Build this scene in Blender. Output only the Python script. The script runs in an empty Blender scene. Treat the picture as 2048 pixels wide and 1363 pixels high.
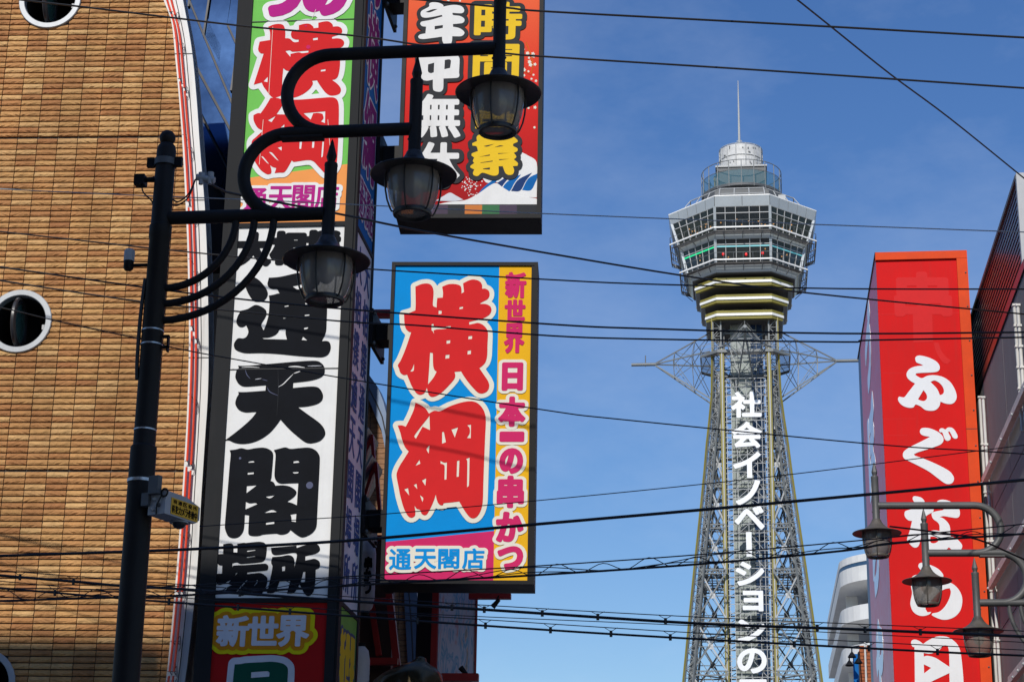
import bpy, math, random
import numpy as np
from mathutils import Vector, Matrix
from mathutils.geometry import tessellate_polygon, delaunay_2d_cdt
random.seed(7); rng = np.random.default_rng(7)
S = bpy.context.scene
COL = S.collection
# ------------------------------------------------------------------ camera
F, W, H = 3982.0, 2048.0, 1363.0
YAW, PITCH, ROLL = math.radians(6.8), math.radians(18.3), math.radians(0.98)
CAMR = Matrix.Rotation(YAW, 3, 'Z') @ Matrix.Rotation(math.pi/2+PITCH, 3, 'X') @ Matrix.Rotation(ROLL, 3, 'Z')
CAMP = Vector((0, 0, 1.6))
cd = bpy.data.cameras.new('camera'); cd.sensor_width = 36; cd.lens = F/W*36; cd.clip_end = 5000; cd.clip_start = .1
cam = bpy.data.objects.new('camera', cd); COL.objects.link(cam)
cam.matrix_world = Matrix.Translation(CAMP) @ CAMR.to_4x4()
S.camera = cam
# ------------------------------------------------------------------ sky and sun
SUN_AZ, SUN_EL = math.radians(8), math.radians(37)      # sun stands behind the camera, to the left
world = bpy.data.worlds.new('World'); S.world = world; world.use_nodes = True
wt = world.node_tree; wt.nodes.clear()
wo = wt.nodes.new('ShaderNodeOutputWorld'); bg = wt.nodes.new('ShaderNodeBackground')
sky = wt.nodes.new('ShaderNodeTexSky'); sky.sky_type = 'NISHITA'; sky.sun_disc = False
sky.sun_elevation = SUN_EL; sky.sun_rotation = math.pi+SUN_AZ
sky.air_density = 1.3; sky.dust_density = 0.0; sky.ozone_density = 5.0; sky.altitude = 20
bg.inputs[1].default_value = 0.105
tc = wt.nodes.new('ShaderNodeTexCoord'); mp = wt.nodes.new('ShaderNodeMapping'); mp.inputs[3].default_value = (2, 2, 4)
mp.inputs[2].default_value = (0, .35, .3)
nz = wt.nodes.new('ShaderNodeTexNoise'); nz.inputs['Scale'].default_value = 1.6; nz.inputs['Detail'].default_value = 7; nz.inputs['Roughness'].default_value = .62
rp = wt.nodes.new('ShaderNodeValToRGB'); rp.color_ramp.elements[0].position = .45; rp.color_ramp.elements[1].position = .8
rp.color_ramp.elements[1].color = (.24, .24, .24, 1)
mx = wt.nodes.new('ShaderNodeMix'); mx.data_type = 'RGBA'; mx.inputs[7].default_value = (7.2, 8.0, 9.5, 1)
L = wt.links.new
L(tc.outputs['Generated'], mp.inputs[0]); L(mp.outputs[0], nz.inputs[0]); L(nz.outputs[0], rp.inputs[0])
hs = wt.nodes.new('ShaderNodeHueSaturation'); hs.inputs['Saturation'].default_value = 1.2; hs.inputs['Hue'].default_value = .513; hs.inputs['Value'].default_value = 1.0
L(sky.outputs[0], hs.inputs['Color'])
L(rp.outputs[0], mx.inputs[0]); L(hs.outputs[0], mx.inputs[6]); L(mx.outputs[2], bg.inputs[0]); L(bg.outputs[0], wo.inputs[0])
sd = bpy.data.lights.new('sun', 'SUN'); sd.energy = 3.75; sd.angle = math.radians(.53); sd.color = (1, .95, .87)
sun = bpy.data.objects.new('sun', sd); COL.objects.link(sun)
SDIR = Vector((math.sin(SUN_AZ)*math.cos(SUN_EL), math.cos(SUN_AZ)*math.cos(SUN_EL), -math.sin(SUN_EL)))
sun.rotation_euler = SDIR.to_track_quat('-Z', 'Y').to_euler(); sun.location = (-30, -40, 60)
vs = S.view_settings; vs.view_transform = 'Standard'; vs.look = 'None'; vs.exposure = 0; vs.gamma = 1; vs.use_curve_mapping = False
S.cycles.max_bounces = 6; S.cycles.transparent_max_bounces = 12

# ------------------------------------------------------------------ survey helpers: photograph direction -> point on a real plane
def ray(x, y): return CAMR @ Vector(((x-W/2)/F, -(y-H/2)/F, -1))
def onplane(x, y, P, n):
    d = ray(x, y); return CAMP + d*((P-CAMP).dot(n)/d.dot(n))
def atY(x, y, Y): return onplane(x, y, Vector((0, Y, 0)), Vector((0, 1, 0)))
def atX(x, y, X): return onplane(x, y, Vector((X, 0, 0)), Vector((1, 0, 0)))
class Plane:
    """vertical plane: u to the right, v up, depth d towards the viewer"""
    def __init__(s, P, yaw=0.0, side=None):
        s.P = Vector(P); t = math.radians(yaw)
        s.n = Vector((math.sin(t), math.cos(t), 0)); s.u = Vector((math.cos(t), -math.sin(t), 0))
        s.vv = Vector((0, 0, 1))
        if side == 'right': s.n = Vector((-1, 0, 0)); s.u = Vector((0, 1, 0))      # face looking towards +X
        if side == 'left': s.n = Vector((1, 0, 0)); s.u = Vector((0, -1, 0))       # face looking towards -X
    def uv(s, x, y):
        q = onplane(x, y, s.P, s.n)-s.P; return (q.dot(s.u), q.dot(s.vv))
    def w(s, u, v, d=0.0): return s.P + s.u*u + s.vv*v - s.n*d

# ------------------------------------------------------------------ materials
MATS = {}
def mat(name, col, rough=.55, metal=0.0, var=.12, scale=3.0, bump=0.0, bscale=40.0, spec=.5, streak=0.0, alpha=1.0, emit=None, coat=0.0):
    if name in MATS: return MATS[name]
    m = bpy.data.materials.new(name); m.use_nodes = True; t = m.node_tree; b = t.nodes['Principled BSDF']
    l = t.links.new
    b.inputs['Roughness'].default_value = rough; b.inputs['Metallic'].default_value = metal
    b.inputs['Specular IOR Level'].default_value = spec; b.inputs['Alpha'].default_value = alpha
    b.inputs['Coat Weight'].default_value = coat; b.inputs['Coat Roughness'].default_value = .06
    g = t.nodes.new('ShaderNodeNewGeometry')
    n1 = t.nodes.new('ShaderNodeTexNoise'); n1.inputs['Scale'].default_value = scale; n1.inputs['Detail'].default_value = 6; n1.inputs['Roughness'].default_value = .65
    l(g.outputs['Position'], n1.inputs['Vector'])
    mr = t.nodes.new('ShaderNodeMapRange'); mr.inputs[1].default_value = .3; mr.inputs[2].default_value = .7
    mr.inputs[3].default_value = 1-var; mr.inputs[4].default_value = 1+var*.6
    l(n1.outputs[0], mr.inputs[0])
    vm = t.nodes.new('ShaderNodeVectorMath'); vm.operation = 'SCALE'; vm.inputs[0].default_value = col[:3]
    l(mr.outputs[0], vm.inputs['Scale']); out = vm.outputs[0]
    if streak:
        mpn = t.nodes.new('ShaderNodeMapping'); mpn.inputs[3].default_value = (9, 9, .7); l(g.outputs['Position'], mpn.inputs[0])
        n2 = t.nodes.new('ShaderNodeTexNoise'); n2.inputs['Scale'].default_value = 1.3; n2.inputs['Detail'].default_value = 8; l(mpn.outputs[0], n2.inputs[0])
        m2 = t.nodes.new('ShaderNodeMapRange'); m2.inputs[1].default_value = .52; m2.inputs[2].default_value = .78; m2.inputs[3].default_value = 0; m2.inputs[4].default_value = streak
        l(n2.outputs[0], m2.inputs[0])
        mm = t.nodes.new('ShaderNodeMix'); mm.data_type = 'RGBA'; mm.inputs[7].default_value = (.09, .075, .06, 1)
        l(m2.outputs[0], mm.inputs[0]); l(out, mm.inputs[6]); out = mm.outputs[2]
    l(out, b.inputs['Base Color'])
    r2 = t.nodes.new('ShaderNodeMapRange'); r2.inputs[3].default_value = max(0.02, rough-.08); r2.inputs[4].default_value = min(1, rough+.1)
    l(n1.outputs[0], r2.inputs[0]); l(r2.outputs[0], b.inputs['Roughness'])
    if bump:
        n3 = t.nodes.new('ShaderNodeTexNoise'); n3.inputs['Scale'].default_value = bscale; n3.inputs['Detail'].default_value = 5; l(g.outputs['Position'], n3.inputs['Vector'])
        bp = t.nodes.new('ShaderNodeBump'); bp.inputs['Strength'].default_value = bump; bp.inputs['Distance'].default_value = .02; l(n3.outputs[0], bp.inputs['Height'])
        l(bp.outputs[0], b.inputs['Normal'])
    if emit:
        b.inputs['Emission Color'].default_value = (*emit[:3], 1); b.inputs['Emission Strength'].default_value = emit[3]
    MATS[name] = m; return m
def brick_mat(name, cols, rough=.85, bump=.5):
    m = bpy.data.materials.new(name); m.use_nodes = True; t = m.node_tree; b = t.nodes['Principled BSDF']; l = t.links.new
    b.inputs['Roughness'].default_value = rough; b.inputs['Specular IOR Level'].default_value = .25
    oi = t.nodes.new('ShaderNodeObjectInfo'); g = t.nodes.new('ShaderNodeNewGeometry')
    ad = t.nodes.new('ShaderNodeMath'); ad.operation = 'ADD'; l(oi.outputs['Random'], ad.inputs[0]); l(g.outputs['Random Per Island'], ad.inputs[1])
    fr = t.nodes.new('ShaderNodeMath'); fr.operation = 'FRACT'; l(ad.outputs[0], fr.inputs[0])
    r = t.nodes.new('ShaderNodeValToRGB'); e = r.color_ramp.elements
    while len(e) < len(cols): e.new(.5)
    for i, c in enumerate(cols): e[i].position = i/(len(cols)-1); e[i].color = (*c, 1)
    l(fr.outputs[0], r.inputs[0])
    n = t.nodes.new('ShaderNodeTexNoise'); n.inputs['Scale'].default_value = 14; n.inputs['Detail'].default_value = 8; n.inputs['Roughness'].default_value = .7; l(g.outputs['Position'], n.inputs['Vector'])
    mr = t.nodes.new('ShaderNodeMapRange'); mr.inputs[1].default_value = .3; mr.inputs[2].default_value = .7; mr.inputs[3].default_value = .8; mr.inputs[4].default_value = 1.12; l(n.outputs[0], mr.inputs[0])
    mg = t.nodes.new('ShaderNodeMapping'); mg.inputs[3].default_value = (2.2, 2.2, .5); l(g.outputs['Position'], mg.inputs[0])
    ng = t.nodes.new('ShaderNodeTexNoise'); ng.inputs['Scale'].default_value = 1.0; ng.inputs['Detail'].default_value = 7; l(mg.outputs[0], ng.inputs['Vector'])
    gr = t.nodes.new('ShaderNodeMapRange'); gr.inputs[1].default_value = .35; gr.inputs[2].default_value = .68; gr.inputs[3].default_value = 1.08; gr.inputs[4].default_value = .78; l(ng.outputs[0], gr.inputs[0])
    pr = t.nodes.new('ShaderNodeMath'); pr.operation = 'MULTIPLY'; l(mr.outputs[0], pr.inputs[0]); l(gr.outputs[0], pr.inputs[1])
    vm = t.nodes.new('ShaderNodeVectorMath'); vm.operation = 'SCALE'; l(r.outputs[0], vm.inputs[0]); l(pr.outputs[0], vm.inputs['Scale']); l(vm.outputs[0], b.inputs['Base Color'])
    mpn = t.nodes.new('ShaderNodeMapping'); mpn.inputs[3].default_value = (1, 1, 2.6); l(g.outputs['Position'], mpn.inputs[0])
    n3 = t.nodes.new('ShaderNodeTexNoise'); n3.inputs['Scale'].default_value = 22; n3.inputs['Detail'].default_value = 6; l(mpn.outputs[0], n3.inputs['Vector'])
    bp = t.nodes.new('ShaderNodeBump'); bp.inputs['Strength'].default_value = bump; bp.inputs['Distance'].default_value = .03; l(n3.outputs[0], bp.inputs['Height']); l(bp.outputs[0], b.inputs['Normal'])
    MATS[name] = m; return m

# ------------------------------------------------------------------ mesh builder
class B:
    def __init__(s): s.v = []; s.f = []
    def add(s, vs, fs):
        k = len(s.v); s.v += [tuple(v) for v in vs]; s.f += [tuple(i+k for i in f) for f in fs]; return s
    def hexa(s, p):   # 8 points: bottom loop 0-3, top loop 4-7
        return s.add(p, [(3, 2, 1, 0), (4, 5, 6, 7), (0, 1, 5, 4), (1, 2, 6, 5), (2, 3, 7, 6), (3, 0, 4, 7)])
    def box(s, x0, y0, z0, x1, y1, z1):
        return s.hexa([(x0, y0, z0), (x1, y0, z0), (x1, y1, z0), (x0, y1, z0), (x0, y0, z1), (x1, y0, z1), (x1, y1, z1), (x0, y1, z1)])
    def pbox(s, P, u0, v0, u1, v1, d0, d1):
        return s.hexa([P.w(u0, v0, d1), P.w(u1, v0, d1), P.w(u1, v0, d0), P.w(u0, v0, d0), P.w(u0, v1, d1), P.w(u1, v1, d1), P.w(u1, v1, d0), P.w(u0, v1, d0)])
    def pquadbox(s, P, q, d0, d1):   # q: 4 uv (ll, lr, ur, ul)
        return s.hexa([P.w(*q[0], d1), P.w(*q[1], d1), P.w(*q[1], d0), P.w(*q[0], d0), P.w(*q[3], d1), P.w(*q[2], d1), P.w(*q[2], d0), P.w(*q[3], d0)])
    def beam(s, p, q, w, h=None, up=(0, 0, 1)):
        p = Vector(p); q = Vector(q); h = h or w; d = (q-p).normalized(); up = Vector(up)
        a = d.cross(up)
        if a.length < 1e-3: a = d.cross(Vector((0, 1, 0)))
        a.normalize(); c = a.cross(d).normalized(); a *= w/2; c *= h/2
        return s.hexa([p-a-c, p+a-c, p+a+c, p-a+c, q-a-c, q+a-c, q+a+c, q-a+c])
    def path(s, pts, r, n=8, cap=True):
        pts = [Vector(p) for p in pts]; m = len(pts); rr = r if isinstance(r, (list, tuple)) else [r]*m
        t0 = (pts[1]-pts[0]).normalized(); up = Vector((0, 0, 1)) if abs(t0.z) < .9 else Vector((0, 1, 0))
        a = t0.cross(up).normalized(); V = []; Fc = []
        for i in range(m):
            t = (pts[min(i+1, m-1)]-pts[max(i-1, 0)]).normalized()
            a = (a - t*a.dot(t)).normalized(); b = t.cross(a)
            for k in range(n):
                an = 2*math.pi*k/n; V.append(pts[i]+(a*math.cos(an)+b*math.sin(an))*rr[i])
        for i in range(m-1):
            for k in range(n):
                k2 = (k+1) % n; Fc.append((i*n+k, i*n+k2, (i+1)*n+k2, (i+1)*n+k))
        if cap: Fc += [tuple(range(n-1, -1, -1)), tuple((m-1)*n+k for k in range(n))]
        return s.add(V, Fc)
    def lathe(s, prof, n=24, c=(0, 0, 0)):
        V = []; Fc = []; m = len(prof); c = Vector(c)
        for r, z in prof:
            for k in range(n): an = 2*math.pi*k/n; V.append(c+Vector((r*math.cos(an), r*math.sin(an), z)))
        for i in range(m-1):
            for k in range(n): k2 = (k+1) % n; Fc.append((i*n+k, i*n+k2, (i+1)*n+k2, (i+1)*n+k))
        return s.add(V, Fc)
    def ring(s, c, R, r, n=24, k=6):
        pts = [Vector(c)+Vector((R*math.cos(2*math.pi*i/n), R*math.sin(2*math.pi*i/n), 0)) for i in range(n+1)]
        return s.path(pts, r, k, False)
    def sphere(s, c, r, n=12, m=8, sz=1.0):
        return s.lathe([(max(1e-4, r*math.sin(math.pi*i/m)), -r*sz*math.cos(math.pi*i/m)) for i in range(m+1)], n, c)
    def prism(s, poly, fn0, fn1):   # poly: 2D loop, fn: (a,b)->point
        n = len(poly); V = [fn0(*p) for p in poly]+[fn1(*p) for p in poly]
        return s.add(V, [tuple(range(n-1, -1, -1)), tuple(range(n, 2*n))]+[(i, (i+1) % n, n+(i+1) % n, n+i) for i in range(n)])
STUFF = {'leg_lattice', 'inner_bracing', 'panel_ladder', 'rail_posts', 'letter_grid', 'corrugation', 'glass_shaft_frame', 'plan_bracing', 'gallery_grating', 'platform', 'window_frame', 'stem_screw', 'girder', 'inner_column', 'bolt', 'mast_stay',  'secondary_lacing', 'walkway'}
def ploc(p):
    while p is not None and p.type != 'EMPTY': p = p.parent
    return p
def mk(name, b, m, parent=None, smooth=False, local=False):
    me = bpy.data.meshes.new(name); me.from_pydata(b.v, [], b.f); me.update()
    if isinstance(m, str): m = MATS[m]
    me.materials.append(m)
    import bmesh
    bm = bmesh.new(); bm.from_mesh(me); bmesh.ops.recalc_face_normals(bm, faces=bm.faces); bm.to_mesh(me); bm.free()
    if smooth:
        me.polygons.foreach_set('use_smooth', [True]*len(me.polygons))
        me.set_sharp_from_angle(angle=math.radians(40))
    o = bpy.data.objects.new(name, me); COL.objects.link(o)
    if name in STUFF: o['kind'] = 'stuff'
    if parent is not None:
        o.parent = parent
        if parent.type == 'EMPTY' and not local: o.matrix_parent_inverse = Matrix.Translation(-Vector(parent['_loc']))
    return o
def thing(name, label, cat, loc=(0, 0, 0), group=None):
    o = bpy.data.objects.new(name, None); COL.objects.link(o); o.location = loc; o['_loc'] = tuple(loc); o.empty_display_size = .2
    return tag(o, label, cat, group)
def tag(o, label, cat, group=None):
    o['label'] = label; o['category'] = cat
    if group: o['group'] = group
    return o
def copy_tree(o, parent=None):
    c = o.copy(); COL.objects.link(c)
    if parent is not None: c.parent = parent
    for ch in list(o.children): copy_tree(ch, c)
    return c
def crom(pts, n=6):
    pts = [Vector(p) for p in pts]; P = [pts[0]*2-pts[1]]+pts+[pts[-1]*2-pts[-2]]; out = []
    for i in range(1, len(P)-2):
        a, b, c, d = P[i-1:i+3]
        for k in range(n):
            t = k/n; out.append(.5*((2*b)+(c-a)*t+(2*a-5*b+4*c-d)*t*t+(3*b-a-3*c+d)*t**3))
    return out+[pts[-1]]

# ------------------------------------------------------------------ lettering tools (outlines -> distance field -> solid letters)
CHARS = '新世界日本一の串かつ通天閣店大相撲年中無休時間営業社会イノベーションづぼらや横綱場所浪速区役防犯カメラ作動'
def load_glyphs():
    tmp = []
    for ch in dict.fromkeys(CHARS):
        c = bpy.data.curves.new('t', 'FONT'); c.body = ch; c.resolution_u = 5; o = bpy.data.objects.new('t', c); COL.objects.link(o); tmp.append((ch, o, c))
    bpy.context.view_layer.update(); dg = bpy.context.evaluated_depsgraph_get(); G = {}
    for ch, o, c in tmp:
        me = bpy.data.meshes.new_from_object(o.evaluated_get(dg)); cnt = {}
        for p in me.polygons:
            vs = list(p.vertices)
            for i in range(len(vs)):
                a, b2 = vs[i], vs[(i+1) % len(vs)]
                ka = tuple(round(x, 5) for x in me.vertices[a].co[:2]); kb = tuple(round(x, 5) for x in me.vertices[b2].co[:2])
                k = (min(ka, kb), max(ka, kb)); cnt[k] = cnt.get(k, 0)+1
        sg = np.array([[*k[0], *k[1]] for k, n in cnt.items() if n == 1])
        G[ch] = sg; bpy.data.meshes.remove(me)
    for ch, o, c in tmp: bpy.data.objects.remove(o); bpy.data.curves.remove(c)
    return G
GLY = load_glyphs()
def smooth_loop(lp, sub=4, corner=62):
    n = len(lp); P = [np.array(p, float) for p in lp]; out = []; cor = []
    for i in range(n):
        a = P[i]-P[i-1]; b = P[(i+1) % n]-P[i]
        ang = math.degrees(math.acos(max(-1, min(1, a@b/(np.linalg.norm(a)*np.linalg.norm(b)+1e-9))))); cor.append(ang > corner)
    for i in range(n):
        j = (i+1) % n; p, q = P[i], P[j]; d = q-p
        t0 = d if cor[i] else (q-P[i-1])/2; t1 = d if cor[j] else (P[(j+1) % n]-p)/2
        ln = np.linalg.norm(d)
        t0 = t0*min(1, 1.2*ln/(np.linalg.norm(t0)+1e-9)); t1 = t1*min(1, 1.2*ln/(np.linalg.norm(t1)+1e-9))
        for k in range(sub):
            t = k/sub; out.append((2*t**3-3*t**2+1)*p+(t**3-2*t**2+t)*t0+(-2*t**3+3*t**2)*q+(t**3-t**2)*t1)
    return [tuple(o) for o in out]
def loops_segs(loops):
    a = []
    for lp in loops:
        for i in range(len(lp)): a.append((*lp[i], *lp[(i+1) % len(lp)]))
    return np.array(a)
def sdf(sg, X, Y, ax=1.0):
    px = X.ravel(); py = Y.ravel(); D = np.full(px.shape, 1e9); ins = np.zeros(px.shape, bool)
    for x0, y0, x1, y1 in sg:
        dx, dy = (x1-x0)*ax, y1-y0; qx = (px-x0)*ax; qy = py-y0
        t = np.clip((qx*dx+qy*dy)/(dx*dx+dy*dy+1e-12), 0, 1)
        D = np.minimum(D, (qx-t*dx)**2+(qy-t*dy)**2)
        if y0 != y1:
            c = (py >= min(y0, y1)) & (py < max(y0, y1)); xi = x0+(py-y0)/(y1-y0)*(x1-x0); ins ^= c & (px < xi)
    D = np.sqrt(D); D[ins] *= -1
    return D.reshape(X.shape)
SEG = {1: [(0, 3)], 2: [(1, 0)], 4: [(2, 1)], 8: [(3, 2)], 3: [(1, 3)], 6: [(2, 0)], 12: [(3, 1)], 9: [(0, 2)], 7: [(2, 3)], 14: [(3, 0)], 13: [(0, 1)], 11: [(1, 2)], 5: [(0, 3), (2, 1)], 10: [(1, 0), (3, 2)]}
def contours(Fd, xs, ys):
    I = Fd < 0; idx = I[:-1, :-1]*1+I[:-1, 1:]*2+I[1:, 1:]*4+I[1:, :-1]*8
    nxt = {}; pos = {}
    def key(j, i, e): return [(0, j, i), (1, j, i+1), (0, j+1, i), (1, j, i)][e]
    for j, i in np.argwhere((idx > 0) & (idx < 15)):
        j = int(j); i = int(i)
        for a, b in SEG[int(idx[j, i])]:
            ka, kb = key(j, i, a), key(j, i, b); nxt[ka] = kb
            for k in (ka, kb):
                if k not in pos:
                    o, jj, ii = k
                    if o == 0: f0, f1 = Fd[jj, ii], Fd[jj, ii+1]; t = f0/(f0-f1); pos[k] = (xs[ii]+t*(xs[ii+1]-xs[ii]), ys[jj])
                    else: f0, f1 = Fd[jj, ii], Fd[jj+1, ii]; t = f0/(f0-f1); pos[k] = (xs[ii], ys[jj]+t*(ys[jj+1]-ys[jj]))
    loops = []
    while nxt:
        k0, k = nxt.popitem(); lp = [pos[k0]]
        while k != k0 and k in nxt: lp.append(pos[k]); k = nxt.pop(k)
        if len(lp) > 5: loops.append(lp)
    return loops
def dp(lp, tol):
    P = np.array(lp); n = len(P)
    if n < 8: return lp
    k = int(np.argmax(((P-P[0])**2).sum(1)))
    def rec(i, j):
        if j-i < 2: return [i]
        a, b = P[i], P[j % n]; d = b-a; L2 = math.hypot(*d)+1e-12
        q = P[i+1:j]; dist = np.abs((q[:, 0]-a[0])*d[1]-(q[:, 1]-a[1])*d[0])/L2; m = int(np.argmax(dist))
        if dist[m] < tol: return [i]
        return rec(i, i+1+m)+rec(i+1+m, j)
    ids = rec(0, k)+rec(k, n); return [tuple(P[i % n]) for i in ids]
def area(lp):
    P = np.array(lp); x, y = P[:, 0], P[:, 1]; return .5*abs(float(np.dot(x, np.roll(y, -1))-np.dot(y, np.roll(x, -1))))
def inside_poly(p, lp):
    c = False; x, y = p
    for i in range(len(lp)):
        (x0, y0), (x1, y1) = lp[i-1], lp[i]
        if (y0 > y) != (y1 > y) and x < x0+(y-y0)/(y1-y0)*(x1-x0): c = not c
    return c
def solid(P, loops, d0, d1):
    b = B(); flat = [p for lp in loops for p in lp]; n = len(flat)
    tris = tessellate_polygon([[Vector((x, y, 0)) for x, y in lp] for lp in loops])
    want = sum(area(lp)*(-1)**sum(inside_poly(lp[0], o) for k2, o in enumerate(loops) if k2 != i) for i, lp in enumerate(loops)); got = 0.0
    for t in tris:
        (x0, y0), (x1, y1), (x2, y2) = [flat[i] for i in t]; got += abs((x1-x0)*(y2-y0)-(x2-x0)*(y1-y0))/2
    if abs(got-want) > .01*want:      # awkward outline: constrained triangulation, keep what lies inside
        ed = []; k = 0
        for lp in loops: ed += [(k+i, k+(i+1) % len(lp)) for i in range(len(lp))]; k += len(lp)
        r = delaunay_2d_cdt([Vector(p) for p in flat], ed, [], 0, 1e-6); vv = [tuple(v) for v in r[0]]; tris = []
        for f in r[2]:
            c = (sum(vv[i][0] for i in f)/len(f), sum(vv[i][1] for i in f)/len(f))
            if sum(inside_poly(c, lp) for lp in loops) % 2: tris.append(f)
        b.add([P.w(x, y, d1) for x, y in vv], tris); tris = []
    V = [P.w(x, y, d1) for x, y in flat]+[P.w(x, y, d0) for x, y in flat]; Fc = [tuple(t) for t in tris]; k = 0
    for lp in loops:
        m = len(lp)
        for i in range(m): Fc.append((k+i, k+(i+1) % m, n+k+(i+1) % m, n+k+i))
        k += m
    b.add(V, Fc); return b
def offset_loops(sg, off, ax=1.0, res=110, crop=None):
    """outline grown by off; sg in metres"""
    x0, x1 = min(sg[:, 0].min(), sg[:, 2].min()), max(sg[:, 0].max(), sg[:, 2].max()); y0, y1 = min(sg[:, 1].min(), sg[:, 3].min()), max(sg[:, 1].max(), sg[:, 3].max())
    m = off/min(ax, 1)*1.15+.02*(x1-x0); st = max(x1-x0, y1-y0)/res
    xs = np.arange(x0-m-st, x1+m+2*st, st); ys = np.arange(y0-m-st, y1+m+2*st, st); X, Y = np.meshgrid(xs, ys)
    Fd = sdf(sg, X, Y, ax)-off
    lps = [dp(l, st*.16) for l in contours(Fd, xs, ys)]
    lps = [l for l in lps if len(l) > 2 and area(l) > (st*2.0)**2]
    return lps
LCOUNT = [0]
def letter(P, parent, sg, layers, name='letter', d=0.0, t=.004, ax=1.0, res=110):
    """layers: list of (offset, material) from the widest outline to the letter itself"""
    objs = []; LCOUNT[0] += 1; d = d+(LCOUNT[0] % 7)*min(.0005, t*.12)
    for i, (off, m) in enumerate(layers):
        if isinstance(sg, tuple) and off == 0: lps = sg[0]
        else: lps = offset_loops(sg[1] if isinstance(sg, tuple) else sg, off, ax, res)
        if not lps: continue
        objs.append((lps, d+i*t, m, i))
    k = len(objs)-1
    o = mk(name, solid(P, objs[k][0], objs[k][1]-.0035, objs[k][1]+t*.5), objs[k][2], parent)
    for lps, dd, m, i in objs[:k]: mk('letter_outline', solid(P, lps, dd-.0035, dd+t*.5), m, o)
    return o
def traced(P, ox, oy, s, loops, corner=62):
    """letter outline surveyed in the photograph and laid on plane P"""
    lp2 = [smooth_loop([P.uv(ox+x/s, oy+y/s) for x, y in lp], 4, corner) for lp in loops]
    return (lp2, loops_segs(lp2))
def fglyph(P, ch, q, shear=0.0):
    """font glyph fitted in the four photograph corners q = (tl, tr, br, bl)"""
    g = GLY[ch]; a = [np.array(P.uv(*p)) for p in q]
    x0, x1 = min(g[:, 0].min(), g[:, 2].min()), max(g[:, 0].max(), g[:, 2].max()); y0, y1 = min(g[:, 1].min(), g[:, 3].min()), max(g[:, 1].max(), g[:, 3].max())
    def f(x, y):
        s_, t_ = (x-x0)/max(x1-x0, 1e-6), (y-y0)/max(y1-y0, 1e-6)
        return (1-s_)*(1-t_)*a[3]+s_*(1-t_)*a[2]+s_*t_*a[1]+(1-s_)*t_*a[0]
    return np.array([[*f(r[0], r[1]), *f(r[2], r[3])] for r in g])
def rect(x0, y0, x1, y1): return ((x0, y0), (x1, y0), (x1, y1), (x0, y1))
def skew(x0, y0, x1, y1, k): # column leaning with the sign: x shifts by k per unit of y
    return ((x0, y0), (x1, y0), (x1+k*(y1-y0), y1), (x0+k*(y1-y0), y1))
# ------------------------------------------------------------------ palette
mat('asphalt', (.05, .05, .052), .9, bump=.3); mat('paving', (.3, .29, .27), .85, bump=.2); mat('kerb', (.36, .35, .33), .8)
mat('grout', (.07, .062, .055), .95, bump=.2); mat('wall_side', (.35, .3, .25), .85, streak=.3)
brick_mat('split_tile', [(.36, .155, .06), (.47, .24, .09), (.52, .29, .11), (.40, .18, .067), (.60, .365, .155), (.49, .255, .095), (.38, .165, .062)], bump=.4)
brick_mat('far_tile', [(.30, .16, .09), (.36, .2, .11), (.33, .18, .1)])
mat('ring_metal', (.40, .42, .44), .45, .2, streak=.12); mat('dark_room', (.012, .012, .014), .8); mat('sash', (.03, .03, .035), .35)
mat('sash_glass', (.05, .12, .115), .12, spec=.9); mat('white_trim', (.72, .72, .70), .5, streak=.35, var=.06)
mat('neon_red', (.8, .06, .012), .35); mat('clip', (.05, .05, .05), .6); mat('seam', (.06, .06, .06), .7)
mat('blue_glass', (.026, .062, .15), .14, .85, var=.08, scale=.6); mat('mullion', (.015, .015, .018), .5)
mat('frame_grey', (.021, .022, .0235), .6, streak=.06, spec=.08); mat('black_metal', (.010, .010, .011), .5, spec=.15); mat('black_paint', (.016, .0145, .0145), .55, spec=.2, bump=.08, bscale=60, var=.3)
mat('grey_paint', (.085, .087, .088), .5, bump=.08, bscale=60, var=.25, streak=.25); mat('lamp_cap', (.10, .088, .075), .5, var=.3, scale=12, streak=.4); mat('lamp_cap_black', (.026, .023, .021), .4, var=.3, scale=12)
mat('lamp_glass', (.25, .22, .195), .16, spec=.6, alpha=.72, var=.15, scale=4); mat('bulb', (.7, .7, .68), .4)
mat('p_white', (.76, .76, .745), .78, var=.05, streak=.08, spec=.1); mat('p_black', (.008, .009, .012), .78, var=.3, spec=.1); mat('p_green', (.17, .52, .10), .78, var=.06, streak=.05, spec=.1); mat('p_orange', (.83, .32, .09), .78, var=.06, spec=.1)
mat('p_red', (.66, .02, .022), .78, var=.06, spec=.1); mat('p_purple', (.44, .02, .22), .78, var=.06, spec=.1); mat('p_cyan', (.003, .25, .64), .78, var=.06, spec=.1); mat('p_yellow', (.78, .42, .015), .78, var=.06, spec=.1)
mat('p_pink', (.58, .025, .125), .78, var=.06, spec=.1); mat('p_cream', (.74, .71, .60), .78, var=.04, spec=.1); mat('p_letter_red', (.62, .022, .024), .78, var=.06, spec=.1); mat('p_letter_grey', (.04, .042, .046), .78, var=.1, spec=.1)
mat('p_gold', (.80, .52, .03), .78, var=.06, spec=.1); mat('p_darkred', (.42, .012, .012), .78, var=.08, spec=.1); mat('p_lemon', (.72, .62, .01), .78, var=.05, spec=.1); mat('p_amber', (.62, .24, .012), .78, spec=.1); mat('p_darkgreen', (.008, .08, .05), .78, spec=.1)
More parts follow.
